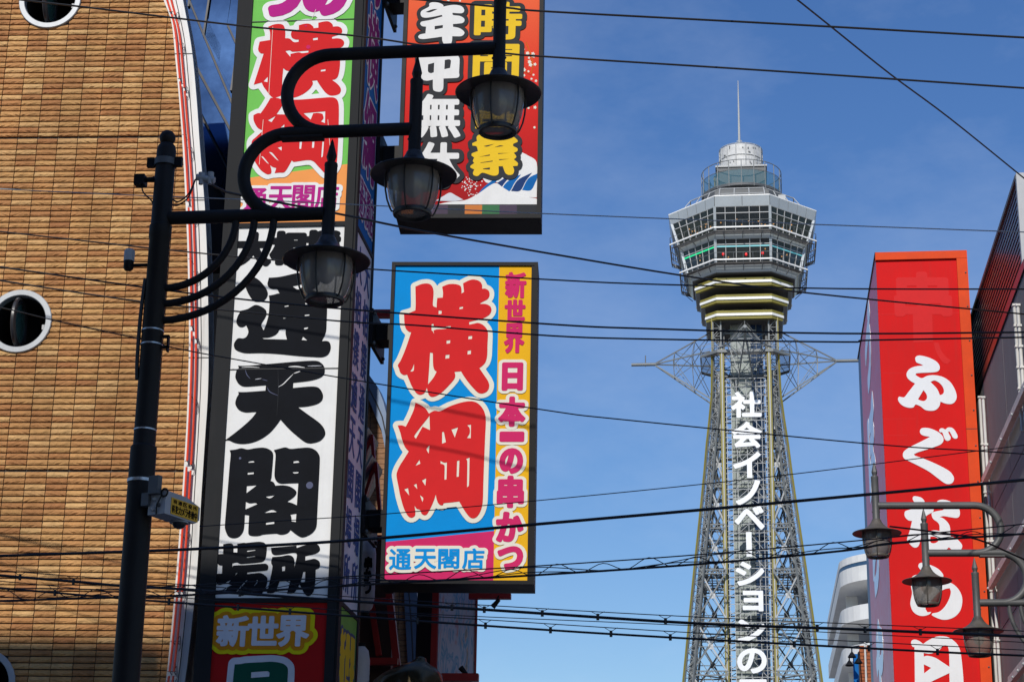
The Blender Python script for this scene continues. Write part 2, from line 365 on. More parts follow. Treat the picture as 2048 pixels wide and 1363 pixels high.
mat('p_slate_navy', (.06, .10, .26), .78, spec=.1); mat('p_navy', (.02, .05, .16), .78, spec=.1); mat('p_blue', (.01, .13, .4), .78, spec=.1); mat('p_violet', (.2, .02, .16), .78, spec=.1); mat('p_stripe_purple', (.055, .035, .07), .4, spec=.1); mat('p_stripe_orange', (.55, .17, .03), .4, spec=.1); mat('p_stripe_green', (.03, .14, .055), .4, spec=.1)
mat('p_lime', (.22, .42, .08), .78, spec=.1); mat('p_slate', (.10, .11, .18), .78, spec=.1); mat('p_whitegrey', (.62, .63, .68), .78, spec=.1)
mat('pillar_red', (.64, .012, .012), .72, var=.08, scale=1.2, streak=.09, spec=.12); mat('pillar_red_glossy', (.70, .025, .035), .32, var=.05, spec=.4); mat('pillar_ghost', (.66, .026, .026), .72, var=.06, spec=.12); mat('pillar_trim', (.72, .07, .014), .65, spec=.15, streak=.08)
mat('pillar_letter', (.78, .80, .83), .6, var=.03, spec=.15, streak=.04); mat('side_letter', (.86, .87, .88), .3, var=.03, spec=.5, coat=.4); mat('pillar_navy', (.03, .05, .12), .4, spec=.4)
mat('clad_dark', (.03, .022, .025), .3, spec=.4, coat=.15); mat('wall_grey', (.22, .218, .222), .75, spec=.15, streak=.12, var=.12, scale=.8); mat('joint', (.02, .02, .02), .7); mat('pipe_white', (.66, .65, .62), .45, streak=.3)
mat('rail_steel', (.66, .6, .54), .5, streak=.3); mat('light_grey', (.42, .43, .44), .5)
mat('cable', (.008, .008, .009), .5); mat('cable_grey', (.32, .34, .36), .45)
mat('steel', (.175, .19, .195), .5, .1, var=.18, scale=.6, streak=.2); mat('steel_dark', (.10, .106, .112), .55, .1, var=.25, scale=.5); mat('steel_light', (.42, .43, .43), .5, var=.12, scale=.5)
mat('olive', (.24, .205, .035), .55, var=.2, scale=.5); mat('tube_white', (.85, .85, .83), .35); mat('clad_pale', (.30, .34, .32), .55, var=.12, scale=.4, streak=.15); mat('blue_shaft', (.012, .035, .09), .2, coat=.5)
mat('fascia', (.38, .42, .45), .35, .1, var=.08, scale=.3, streak=.12); mat('deck_soffit', (.09, .085, .08), .8); mat('tower_glass', (.018, .025, .03), .1, spec=.5, alpha=.8); mat('teal_glass', (.06, .16, .19), .08, spec=.8, alpha=.55)
mat('green_light', (.03, .5, .2), .4, emit=(.02, .7, .28, .7)); mat('cyan_light', (.15, .45, .5), .4, emit=(.1, .5, .55, .25)); mat('lantern_red', (.8, .02, .02), .4, emit=(.9, .02, .03, .5)); mat('warm_lamp', (1, .6, .2), .4, emit=(1, .5, .15, 2.5))
mat('tower_letter', (.80, .81, .82), .4, var=.05, scale=1, streak=.1); mat('drum_white', (.6, .6, .59), .5, var=.25, scale=1.6, streak=.3)
mat('concrete_white', (.70, .70, .685), .75, var=.1, scale=.4, streak=.15); mat('stripe_blue', (.03, .08, .16), .4); mat('interior_grey', (.12, .135, .16), .6)
mat('red_wood', (.36, .012, .012), .5, var=.2, streak=.1); mat('dark_wood', (.06, .028, .018), .7); mat('trim_blue', (.13, .19, .30), .4, .2); mat('roof_dark', (.03, .035, .06), .4); mat('bronze', (.13, .10, .055), .22, .75, var=.35, scale=5)
mat('lantern_white', (.66, .60, .62), .6); mat('pink_cloth', (.5, .08, .3), .7); mat('camera_grey', (.40, .40, .42), .45, var=.1); mat('label_yellow', (.80, .42, .01), .4); mat('steel_band', (.55, .55, .56), .3, .6)
mat('skin', (.5, .33, .25), .6); mat('cloth_blue', (.03, .12, .42), .8); mat('cloth_cream', (.6, .5, .28), .8); mat('cloth_white', (.65, .66, .66), .8)
mat('neighbour', (.4, .38, .35), .85, streak=.2)
def gradient(name, stops, z0, z1):
    m = bpy.data.materials.new(name); m.use_nodes = True; t = m.node_tree; b = t.nodes['Principled BSDF']; b.inputs['Roughness'].default_value = .78; b.inputs['Specular IOR Level'].default_value = .1
    g = t.nodes.new('ShaderNodeNewGeometry'); sp = t.nodes.new('ShaderNodeSeparateXYZ'); mr = t.nodes.new('ShaderNodeMapRange'); r = t.nodes.new('ShaderNodeValToRGB')
    mr.inputs[1].default_value = z0; mr.inputs[2].default_value = z1; e = r.color_ramp.elements
    while len(e) < len(stops): e.new(.5)
    for i, (p, c) in enumerate(stops): e[i].position = p; e[i].color = (*c, 1)
    t.links.new(g.outputs['Position'], sp.inputs[0]); t.links.new(sp.outputs[2], mr.inputs[0]); t.links.new(mr.outputs[0], r.inputs[0]); t.links.new(r.outputs[0], b.inputs['Base Color'])
    MATS[name] = m
gradient('print_red_fade', [(0, (.22, .012, .014)), (.3, (.48, .016, .018)), (.62, (.68, .03, .022)), (1, (.80, .13, .05))], 11.9, 15.6)

# ------------------------------------------------------------------ ground
def struct(name, b, m):
    o = mk(name, b, m); o['kind'] = 'structure'; return o
struct('ground', B().box(-900, -900, -.5, 900, 1500, -.02), 'paving')
struct('road', B().box(-3.2, -60, -.019, 3.2, 215, -.004), 'asphalt')
struct('pavement', B().box(-8.2, -60, -.019, -3.2, 215, .12), 'paving'); struct('pavement', B().box(3.2, -60, -.019, 9, 215, .12), 'paving')

# ------------------------------------------------------------------ brick-tiled building, left
PB = Plane(atY(200, 680, 25), -3.2)
bt = thing('brick_building', 'tan split-tile building at far left with round windows and curved white edge', 'building', (-9.5, 26, 0))
TL = [(322, -45), (328, 0), (345, 50), (353, 125), (360, 200), (367.5, 300), (375, 450), (378, 550), (380, 682), (376, 832), (367, 982), (356, 1132), (345, 1257), (334, 1363), (318, 1480)]
TR = [(358, -45), (367, 0), (385, 100), (395, 200), (402, 300), (412, 425), (417, 550), (419, 682), (418, 782), (412, 882), (404, 1007), (397, 1132), (385, 1257), (372, 1363), (352, 1480)]
def curve_uv(pts): return [(a.x, a.y) for a in crom([Vector((*PB.uv(*p), 0)) for p in pts], 12)]
eL, eR = curve_uv(TL), curve_uv(TR)
def u_at(e, v):
    vs_ = [p[1] for p in e]; us_ = [p[0] for p in e]; return float(np.interp(v, vs_[::-1], us_[::-1]))
wins = []
for px, py, r in ((102, 3, .455), (40, 644, .455), (-37, 1367, .455)):
    u, v = PB.uv(px, py); wins.append((u, v, r))
U0, U1 = PB.uv(-70, 700)[0]-1.9, max(p[0] for p in eL); V0, V1 = PB.uv(100, 1480)[1], PB.uv(100, -45)[1]
def circ(u, v, r, n=40): return [(u+r*math.cos(2*math.pi*k/n), v+r*math.sin(2*math.pi*k/n)) for k in range(n)]
outer = [(U0, V0)]+[p for p in reversed(eR)]+[(U0, V1)]
wall = mk('wall', solid(PB, [outer]+[circ(u, v, r-.06) for u, v, r in wins], -.25, 0), 'grout', bt)
bx = B(); a = PB.w(U0, 0, -.26); bx.box(-16, 28.0, 0, -6.95, 34, 17); mk('building_body', bx, 'wall_side', bt)
mk('ground_floor', B().pbox(PB, U0, -PB.P.z, PB.uv(360, 1480)[0], V0, -.25, -.02), 'wall_side', bt)
BW, BH, JT = .288, .0845, .0105
vref = PB.uv(170, 277)[1]   # a level expansion joint
vj2 = PB.uv(170, 943)[1]
nrow = round((vref-vj2)/BH); BH = (vref-vj2)/nrow
uref = PB.uv(26, 0)[0]
ND = []
for k in range(6):
    nx, nz_ = 7, 4; rr = np.random.default_rng(100+k); V = []; Fc = []
    base = rr.uniform(-.0055, .0055, (nz_, nx))+np.array([.028, .036, .029, .021])[:, None]; wv = np.cumsum(rr.uniform(-.006, .006, nx)); wv -= wv.mean(); base[1] += wv*.35; base[:, 0] -= .004; base[:, -1] -= .004
    for j in range(nz_):
        for i in range(nx):
            x = (i/(nx-1)-.5)*(BW-JT); z = (j/(nz_-1)-.5)*(BH-JT*1.5)
            if 0 < j < nz_-1: z += wv[i]*1.1+rr.uniform(-.005, .005)
            if 0 < i < nx-1: x += rr.uniform(-.012, .012)
            V.append((x, -base[j, i], z))
    for j in range(nz_-1):
        for i in range(nx-1): q = j*nx+i; Fc.append((q, q+1, q+nx+1, q+nx))
    bl = [0, nx-1, nz_*nx-1, (nz_-1)*nx]; nb = len(V)
    for q in bl: V.append((V[q][0], .006, V[q][2]))
    Fc += [tuple(list(range(0, nx))[::-1])+(nb, nb+1), tuple(range((nz_-1)*nx, nz_*nx))+(nb+2, nb+3),
           tuple(j*nx for j in range(nz_))+(nb+3, nb), tuple(j*nx+nx-1 for j in range(nz_))[::-1]+(nb+1, nb+2)]
    Fc[-4] = tuple(range(0, nx))[::-1]+(nb, nb+1)
    me = bpy.data.meshes.new('brick'); me.from_pydata(V, [], Fc); me.materials.append(MATS['split_tile']); me.update()
    ND.append((me, np.array(V), Fc))
cells = []
r0 = math.floor((V0-vref)/BH); r1 = math.ceil((V1-vref)/BH); c0 = math.floor((U0-uref)/BW)-1
for r in range(r0, r1):
    vc = vref+(r+.5)*BH
    for c in range(c0, 40):
        ua = uref+c*BW; ub = ua+BW; lim = u_at(eL, vc)+.05
        if ua > lim-.03: break
        if ub > lim: ub = lim
        if ub < U0: continue
        uc = (ua+ub)/2
        if any(math.hypot(uc-u, vc-v) < rr_+.0 and max(math.hypot(x-u, z-v) for x in (ua, ub) for z in (vc-BH/2, vc+BH/2)) < rr_+.03 or math.hypot(uc-u, vc-v) < rr_-.06 for u, v, rr_ in wins): continue
        # tiles cut round the windows
        cut = False
        for u, v, rr_ in wins:
            if abs(vc-v) < rr_-.03:
                hw = math.sqrt((rr_-.03)**2-(vc-v)**2)
                if ua < u+hw and ub > u-hw:
                    if uc > u: ua = max(ua, u+hw)
                    else: ub = min(ub, u-hw)
        if ub-ua < .03: continue
        cells.append((ua, ub, vc, r))
def seen(c):
    q = CAMR.transposed() @ (PB.w((c[0]+c[1])/2, c[2])-CAMP); return abs(q.x/-q.z)*F < W/2+10 and abs(q.y/-q.z)*F < H/2+10
vis = sorted([c for c in cells if seen(c) and c[1]-c[0] > .25], key=lambda c: (PB.w((c[0]+c[1])/2, c[2])-CAMP).length)
indiv = set(vis[:300]); rz = -math.radians(-3.2); JB = B(); jv = []; jf = []; off = 0
rot = np.array([[PB.u.x, PB.n.x, 0], [PB.u.y, PB.n.y, 0], [0, 0, 1]])
for c in cells:
    ua, ub, vc, r = c; w_ = ub-ua; k = random.randrange(6); p = PB.w((ua+ub)/2, vc, .002); sx = (w_-JT)/(BW-JT)*random.choice((1, 1, -1)) 
    sz_, jz = (.74, -.012) if (r % nrow) == 0 else (1, 0)
    if c in indiv:
        o = bpy.data.objects.new('brick', ND[k][0]); COL.objects.link(o); o.parent = bt; o.matrix_parent_inverse = Matrix.Translation(-Vector(bt['_loc']))
        o.location = p-Vector((0, 0, jz)); o.rotation_euler = (0, 0, rz); o.scale = (sx, 1, sz_)
    else:
        vv = (ND[k][1]*np.array([sx, 1, sz_]))@rot.T+np.array(p)-np.array([0, 0, jz]); jv.append(vv); jf += [tuple(i+off for i in f) for f in ND[k][2]]; off += len(vv)
me = bpy.data.meshes.new('bricks'); me.from_pydata(np.vstack(jv).tolist(), [], jf); me.materials.append(MATS['split_tile']); me.update()
o = bpy.data.objects.new('brick_field', me); COL.objects.link(o); o.parent = bt; o.matrix_parent_inverse = Matrix.Translation(-Vector(bt['_loc'])); o['kind'] = 'stuff'
# dark expansion joints
jx = [PB.uv(26, 0), PB.uv(0, 250)]
# white edge and its seams
n = len(eL); loop = eL+eR[::-1]
edge = mk('white_edge', solid(PB, [loop], -.3, .07), 'white_trim', bt)
def eo(t, i): return (eL[i][0]*(1-t)+eR[i][0]*t, eL[i][1]*(1-t)+eR[i][1]*t)
mk('edge_line', B().path([PB.w(*eo(.64, i), .072) for i in range(n)], .006, 4), 'seam', edge)  # thin dark line following the white edge, right of the tubes
for py in (112, 404, 718, 1180):
    v = PB.uv(390, py)[1]; mk('edge_seam', B().pbox(PB, u_at(eL, v)-.002, v-.007, u_at(eR, v)+.002, v+.007, .06, .0735), 'seam', edge)
brk = [.115, .24, .40, .55, .69, .82, .92]
for t in (.2, .42):
    last = 0
    for q in brk+[1.0]:
        i0, i1 = int(last*(n-1))+(1 if last else 0), int(q*(n-1))
        if i1-i0 > 1: mk('neon_tube', B().path([PB.w(*eo(t, i), .135) for i in range(i0, i1+1)], .015, 8), 'neon_red', bt, True)
        last = q
for q in brk+[.17, .33, .47, .62, .76, .88]:
    i = int(q*(n-1)); b = B()
    for t in (.2, .42):
        p = PB.w(*eo(t, i), .135); b.beam(p, PB.w(eo(t, i)[0]+.015, eo(t, i)[1]-.03, .07), .008); b.beam(p+Vector((-.03, 0, 0)), p+Vector((.03, 0, 0)), .008)
    b.path(crom([PB.w(*eo(.42, i), .13), PB.w(eo(.52, i)[0], eo(.5, i)[1]+.07, .11), PB.w(eo(.58, i)[0], eo(.5, i)[1]-.06, .1), PB.w(eo(.48, i)[0], eo(.5, i)[1]-.12, .08)], 4), .004, 5)
    mk('tube_bracket', b, 'clip', bt)
# round windows with pivoting sashes
for u, v, r in wins:
    b = B(); N = 48
    prof = [(r, -.01), (r, .055), (r-.008, .063), (r-.075, .063), (r-.083, .055), (r-.083, -.06)]
    V = []; Fc = []
    for k in range(N):
        an = 2*math.pi*k/N
        for rr_, d in prof: V.append(PB.w(u+rr_*math.cos(an), v+rr_*math.sin(an), d))
    m = len(prof)
    for k in range(N):
        for i in range(m-1): Fc.append((k*m+i, ((k+1) % N)*m+i, ((k+1) % N)*m+i+1, k*m+i+1))
    b.add(V, Fc); wn = mk('window', b, 'ring_metal', bt, True)
    b = B(); V = []
    for k in range(N):
        an = 2*math.pi*k/N
        for d in (-.05, -.8): V.append(PB.w(u+(r-.07)*math.cos(an), v+(r-.07)*math.sin(an), d))
    Fc = [(2*k, 2*((k+1) % N), 2*((k+1) % N)+1, 2*k+1) for k in range(N)]+[tuple(2*k+1 for k in range(N))]
    mk('reveal', b.add(V, Fc), 'dark_room', wn)
    # sash turned about its vertical axis
    ang = math.radians(92); rs = r-.12
    def sp(a_, rr_, off_): # point on the turned sash
        x = rr_*math.cos(a_); return PB.w(u-.03+x*math.cos(ang)+off_*math.sin(ang), v+rr_*math.sin(a_), -.06-x*math.sin(ang)*1.0+off_*math.cos(ang))
    b = B(); b.path([sp(2*math.pi*k/32, rs, 0) for k in range(33)], .03, 6, False); b.path([sp(2*math.pi*k/32, rs-.05, .015) for k in range(33)], .018, 6, False); mk('sash', b, 'sash', wn, True)
    b = B(); b.add([sp(2*math.pi*k/32, rs-.05, .005) for k in range(32)], [tuple(range(32))]); mk('pane', b, 'sash_glass', wn)
    b = B(); b.pbox(PB, u+r-.15, v-.10, u+r-.09, v-.03, -.08, -.02); mk('catch', b, 'light_grey', wn)

# ------------------------------------------------------------------ blue glazed facade between the brick wall and the sign tower
PG = Plane(atY(440, 200, 27.2), 0); _l = math.radians(9); PG.n = Vector((0, math.cos(_l), -math.sin(_l))); PG.vv = Vector((0, math.sin(_l), math.cos(_l)))   # glazing leans back
gb = thing('glass_facade', 'blue tinted glass facade with slanting black mullions behind the curved white edge', 'facade', (-8.2, 27.5, 0))
def gp(*px): return [PG.uv(*p) for p in px]
panes = [gp((340, -60), (375, -60), (430, 70), (520, 232), (520, 300), (470, 225), (378, 42)), gp((378, 42), (470, 225), (520, 308), (520, 372), (400, 150), (370, 40)),
         gp((400, 150), (520, 372), (520, 450), (470, 360), (400, 218), (380, 120)), gp((395, 220), (470, 362), (520, 455), (520, 500), (400, 320), (388, 240)),
         gp((376, -60), (386, -60), (378, 0), (382, 12)), gp((388, -60), (428, -60), (408, 72), (385, 16)), gp((432, -60), (470, -60), (442, 130), (412, 74)),
         gp((472, -60), (540, -60), (540, 130), (476, 96), (454, 52)), gp((448, 50), (472, 44), (480, 98), (466, 186), (438, 132)), gp((478, 98), (540, 132), (540, 260), (520, 230), (466, 184))]
for i, lp in enumerate(panes):
    mk('pane', solid(PG, [lp], -.02, .0+.004*(i % 3)), 'blue_glass', gb)
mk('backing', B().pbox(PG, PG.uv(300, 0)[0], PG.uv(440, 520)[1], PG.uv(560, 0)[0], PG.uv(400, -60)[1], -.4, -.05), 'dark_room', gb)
for a, b2, w_ in [((338, 34), (520, 372), .022), ((392, 130), (520, 368), .02), ((395, 218), (500, 430), .02), ((370, -20), (472, 225), .03), ((385, -60), (378, 16), .03), ((425, -40), (408, 74), .03), ((456, 52), (476, 96), .03), ((476, 96), (463, 184), .03), ((400, 320), (480, 440), .02)]:
    mk('mullion', B().beam(PG.w(*PG.uv(*a), .02), PG.w(*PG.uv(*b2), .02), w_, .05, up=(0, 1, 0)), 'mullion', gb)

# ------------------------------------------------------------------ tall sign tower
PC = Plane(atY(560, 800, 24.6), -1.0)
st = thing('sign_tower', 'tall four-sided sign tower with green, white and red panels beside the brick building', 'sign', (-6, 25.5, 0))
uL = [PC.uv(485, 0)[0], PC.uv(378, 1363)[0]]; uR = [PC.uv(731, 0)[0], PC.uv(663, 1363)[0]]
uLm = sum(uL)/2; uRm = sum(uR)/2; XR = PC.w(uRm, 0, 0).x
PS = Plane((XR, PC.w(uRm, 0, 0).y, PC.P.z), 0, 'right')
yb = atX(741, 600, XR).y-PS.P.y
vT = PC.uv(600, -250)[1]; vBt = -PC.P.z
pl = PC.uv(478, 455)[0]; pr = PC.uv(690, 450)[0]
fr = B(); fr.pbox(PC, uLm, vBt, uRm, vT, -(yb+.12), -.10)
mk('sign_body', fr, 'black_metal', st)
fr = B(); fr.pbox(PC, uLm, vBt, pl, vT, -.098, .03); fr.pbox(PC, pr, vBt, uRm, vT, -.098, .03)
v1, v2 = PC.uv(580, 449)[1], PC.uv(530, 1200)[1]
fr.pbox(PC, pl, v1-.035, pr, v1+.025, -.098, .025); fr.pbox(PC, pl, v2-.03, pr, v2+.03, -.098, .025)
mk('frame', fr, 'frame_grey', st)
def panel(P, loops, d0, d1, m, parent, name='panel'): return mk(name, solid(P, loops, d0, d1), m, parent)
g0 = panel(PC, [[(pl, v1+.025), (pr, v1+.025), (pr, vT), (pl, vT)]], -.095, 0, 'p_green', st)
oq = [PC.uv(470, 358), PC.uv(700, 328), (pr, v1+.025), (pl, v1+.025)]; oq[0] = (pl, oq[0][1]); oq[1] = (pr, oq[1][1])
panel(PC, [oq], 0, .003, 'p_orange', st)
w0 = panel(PC, [[(pl, v2+.03), (pr, v2+.03), (pr, v1-.035), (pl, v1-.035)]], -.095, 0, 'p_white', st)
r0_ = panel(PC, [[(pl, vBt), (pr, vBt), (pr, v2-.03), (pl, v2-.03)]], -.095, 0, 'p_darkred', st)
# joints between the printed sheets
for py in (42, 737): mk('sheet_joint', B().pbox(PC, pl, PC.uv(590, py)[1]-.004, pr, PC.uv(590, py)[1]+.004, 0, .0125), 'seam', st)
C_yoko = [[(388,372),(470,340),(550,335),(600,360),(620,440),(618,528),(680,535),(735,580),(800,578),(803,545),(760,545),(710,520),(697,470),(712,420),(805,412),(805,352),(880,332),(950,333),(1000,370),(1003,392),(1070,385),(1070,318),(1150,300),(1210,300),(1260,335),(1270,370),(1340,368),(1385,395),(1395,440),(1370,475),(1320,490),(1257,510),(1257,535),(1340,530),(1400,550),(1422,590),(1400,640),(1340,660),(1120,678),(1120,702),(1260,695),(1330,705),(1360,760),(1365,900),(1340,1040),(1300,1085),(1255,1095),(1330,1150),(1378,1220),(1350,1290),(1250,1312),(1180,1280),(1100,1180),(1050,1100),(987,1107),(995,1150),(950,1220),(860,1290),(780,1328),(700,1340),(640,1310),(604,1292),(560,1312),(480,1340),(430,1325),(370,1250),(320,1180),(298,1130),(190,1160),(325,738),(280,730),(250,680),(270,575),(412,552),(412,450)],
    [(593,935),(630,965),(672,975),(672,1080),(640,1150),(604,1270),(578,1270),(578,1100)], [(998,527),(1062,518),(1062,550),(998,557)], [(620,702),(680,693),(720,712),(935,696),(935,722),(850,732),(800,720),(690,742),(690,782)], [(1105,957),(1168,948),(1166,975),(1102,982)], [(382,1050),(377,1127),(322,1115)]]
C_zuna = [[(375,88),(450,90),(495,110),(505,140),(490,180),(437,260),(527,262),(530,130),(560,110),(700,105),(880,90),(1020,82),(1070,105),(1090,170),(1088,400),(1075,700),(1060,800),(1010,880),(950,880),(880,810),(795,740),(620,758),(597,742),(560,810),(520,865),(470,870),(418,875),(435,822),(395,810),(370,790),(385,850),(380,880),(340,888),(280,850),(240,800),(200,730),(180,640),(178,545),(220,500),(297,430),(240,400),(200,330),(195,270),(240,248),(270,250),(320,180)],
    [(430,275),(385,342),(347,322)], [(520,362),(470,408),(515,440)], [(720,248),(948,228),(945,352),(903,335),(930,300),(920,255),(870,245),(822,250),(795,315)], [(680,545),(705,545),(695,622),(676,620)], [(812,545),(835,545),(830,610),(808,610)], [(918,545),(935,545),(922,700),(905,712)], [(355,652),(390,660),(463,748),(440,735)], [(492,597),(448,608),(490,640)], [(275,700),(295,700),(360,780),(340,770)]]
letter(PC, g0, traced(PC, 480, 0, 6.817, C_yoko), [(.075, 'p_whitegrey' if 0 else 'p_white'), (0, 'p_letter_red')], d=.006)
letter(PC, g0, traced(PC, 470, 180, 5.242, C_zuna), [(.07, 'p_white'), (0, 'p_letter_red')], d=.008)
for ch, q in (('つ', skew(530, -48, 600, 28, -.08)), ('の', skew(618, -48, 690, 26, -.08)), ('串', skew(540, -150, 610, -66, -.08)), ('か', skew(625, -150, 700, -66, -.08))):
    letter(PC, g0, fglyph(PC, ch, q), [(.12, 'p_white'), (.055, 'p_purple')], d=.006, ax=.8)
for ch, q in zip('通天閣店', ((490, 378, 535, 424), (540, 374, 586, 420), (588, 372, 630, 418), (634, 370, 678, 416))):
    letter(PC, g0, fglyph(PC, ch, skew(*q, -.08)), [(.05, 'p_white'), (.008, 'p_purple')], d=.010, ax=.85)
B_tsu = [[(742,118),(880,108),(1000,85),(1170,48),(1350,40),(1480,80),(1520,150),(1480,230),(1400,300),(1460,330),(1560,345),(1610,400),(1622,560),(1615,780),(1610,900),(1590,980),(1560,1040),(1540,1078),(1610,1073),(1660,1095),(1678,1170),(1650,1260),(1590,1305),(1510,1318),(1200,1300),(900,1270),(640,1255),(400,1257),(300,1235),(230,1195),(212,1140),(225,1090),(275,1033),(350,1035),(400,1010),(430,950),(425,900),(398,833),(350,860),(300,858),(260,820),(250,770),(270,700),(305,640),(310,618),(420,590),(530,530),(620,550),(690,600),(706,650),(690,710),(627,820),(640,870),(663,912),(700,820),(735,690),(748,560),(750,450),(740,388),(830,370),(870,357),(908,355),(890,330),(865,288),(800,287),(745,262),(720,215),(730,165)],
    [(635,1022),(740,1018),(830,985),(880,940),(905,900),(1000,893),(994,960),(1015,1052),(800,1047),(670,1043)], [(1095,245),(1245,213),(1250,258),(1180,295)], [(978,538),(1040,525),(1040,550),(978,560)], [(957,718),(1020,718),(985,733),(957,735)], [(1290,490),(1355,480),(1357,515),(1295,523)], [(1283,672),(1355,664),(1354,690),(1285,698)], [(1273,868),(1340,858),(1330,885),(1300,897),(1273,898)], [(1258,1003),(1330,1066),(1233,1058)],
    [(500,95),(600,160),(690,265),(725,350),(705,420),(650,470),(570,480),(510,465),(450,390),(400,290),(390,235),(420,140)]]
B_ten = [[(275,122),(380,125),(700,100),(1100,65),(1400,47),(1500,60),(1570,120),(1588,190),(1570,260),(1500,310),(1350,350),(1110,378),(1105,460),(1280,443),(1420,437),(1500,460),(1550,530),(1560,590),(1540,650),(1470,700),(1330,735),(1180,748),(1320,850),(1500,980),(1570,1060),(1595,1130),(1580,1190),(1510,1260),(1390,1293),(1300,1280),(1200,1210),(1050,1080),(918,935),(850,1030),(750,1140),(620,1230),(480,1285),(340,1303),(220,1285),(140,1250),(72,1255),(200,1160),(350,1040),(480,920),(560,818),(480,822),(380,825),(290,790),(240,720),(235,670),(255,605),(285,550),(275,520),(400,520),(690,500),(698,415),(380,437),(290,400),(240,320),(235,270),(255,190),(285,160)]]
B_kaku = [[(140,72),(230,60),(310,42),(400,60),(520,40),(630,35),(710,60),(760,110),(762,200),(745,400),(740,460),(724,510),(770,530),(797,580),(900,573),(1000,590),(1080,640),(1098,680),(1060,740),(962,808),(1040,830),(1105,860),(1115,700),(1126,540),(1000,543),(880,547),(820,520),(785,450),(790,300),(800,150),(790,100),(773,70),(850,50),(940,30),(1015,52),(1150,40),(1280,35),(1370,70),(1425,140),(1433,220),(1415,600),(1395,1000),(1385,1160),(1340,1240),(1270,1290),(1180,1317),(1100,1280),(1012,1210),(980,1250),(920,1275),(860,1277),(810,1263),(620,1277),(560,1295),(480,1298),(425,1285),(408,1255),(420,1000),(358,993),(350,1150),(330,1240),(270,1310),(190,1328),(120,1300),(80,1220),(72,1150),(100,800),(140,300),(155,130)],
    [(408,232),(440,222),(480,220),(497,245),(408,250)], [(398,388),(488,380),(486,412),(396,422)], [(1055,225),(1120,218),(1141,248),(1055,257)], [(1046,378),(1134,374),(1120,400),(1070,404),(1046,390)], [(386,580),(540,568),(380,688)], [(372,805),(430,828),(510,822),(543,842),(366,920)], [(645,732),(797,711),(720,760)], [(740,920),(832,955),(618,972)], [(660,1105),(780,1088),(780,1125),(660,1140)], [(1010,990),(1098,975),(1090,1100),(1027,1090),(1025,1030)]]
B_ba = [[(300,103),(380,90),(440,93),(467,130),(467,235),(530,238),(533,150),(530,95),(640,78),(670,82),(780,70),(900,63),(980,85),(1013,150),(1005,270),(985,350),(950,385),(890,400),(590,425),(525,400),(450,415),(450,487),(468,453),(700,440),(985,420),(1030,445),(1038,490),(1010,530),(850,547),(692,562),(690,592),(800,580),(905,572),(980,610),(1022,660),(1015,760),(980,840),(930,915),(880,950),(830,940),(770,890),(720,880),(660,925),(600,945),(540,910),(440,905),(330,885),(350,840),(440,770),(375,750),(430,683),(360,720),(280,760),(220,765),(185,710),(178,640),(195,585),(280,585),(285,450),(230,440),(205,390),(215,265),(300,262)],
    [(690,205),(830,190),(825,205),(690,228)], [(685,310),(825,290),(820,305),(683,327)], [(510,572),(540,570),(490,622)], [(680,690),(700,692),(520,885),(508,882)], [(850,683),(868,690),(860,730),(810,785),(803,780),(840,735)]]
B_sho = [[(1085,160),(1200,150),(1500,125),(1502,165),(1640,118),(1780,100),(1850,110),(1885,170),(1870,220),(1800,260),(1645,297),(1643,370),(1740,350),(1800,342),(1870,380),(1885,440),(1870,490),(1815,515),(1808,700),(1790,840),(1750,920),(1695,950),(1640,920),(1590,830),(1548,760),(1500,850),(1440,905),(1345,908),(1400,700),(1330,705),(1225,710),(1190,800),(1150,880),(1100,902),(1015,900),(1060,720),(1108,470),(1085,400),(1105,312),(1250,300),(1360,280),(1430,300),(1465,360),(1465,495),(1508,280),(1470,240),(1300,265),(1150,280),(1095,245)],
    [(1262,468),(1314,458),(1312,535),(1265,546)], [(1610,555),(1646,550),(1640,730),(1567,718),(1590,640)]]
for ox, oy, s_, lp in ((440, 540, 7.571, B_tsu), (440, 715, 7.571, B_ten), (440, 890, 7.175, B_kaku), (410, 1075, 8.192, B_ba), (410, 1075, 8.192, B_sho)):
    letter(PC, w0, traced(PC, ox, oy, s_, lp), [(0, 'p_black')], d=.005)
for ch, q in zip('大相撲', ((478, 468, 540, 528), (548, 466, 608, 526), (616, 464, 678, 522))): letter(PC, w0, fglyph(PC, ch, skew(*q, -.07)), [(.032, 'p_black')], d=.005, ax=.75)
for ch, q in zip('新世界', ((438, 1232, 498, 1290), (500, 1233, 556, 1288), (558, 1232, 618, 1290))):
    letter(PC, r0_, fglyph(PC, ch, skew(*q, -.06)), [(.115, 'p_lemon'), (.065, 'p_amber'), (.016, 'p_whitegrey')], d=.006, ax=.9)
ni = [[(550,1005),(640,1000),(720,985),(1000,970),(1150,965),(1300,990),(1370,1040),(1387,1090),(1375,1400),(1365,1800),(480,1800),(520,1300)], [(810,1128),(1060,1110),(1097,1135),(1094,1198),(805,1218)], [(790,1330),(1085,1310),(1080,1700),(780,1700)]]
letter(PC, r0_, traced(PC, 400, 1200, 7.877, ni), [(.085, 'p_whitegrey'), (0, 'p_darkgreen')], d=.006)
def peel(ox, oy, s_, pts, w, m): 
    c = crom([Vector((*PC.uv(ox+x/s_, oy+y/s_), 0)) for x, y in pts], 6); n_ = len(c); lft = []; rgt = []
    for i_, p in enumerate(c):
        d_ = (c[min(i_+1, n_-1)]-c[max(i_-1, 0)]).normalized(); nn = Vector((-d_.y, d_.x, 0))*w*(.25+.75*math.sin(math.pi*(i_+.5)/n_)); lft.append((p.x+nn.x, p.y+nn.y)); rgt.append((p.x-nn.x, p.y-nn.y))
    mk('peeled_film', solid(PC, [lft+rgt[::-1]], .006, .0105), m, w0)
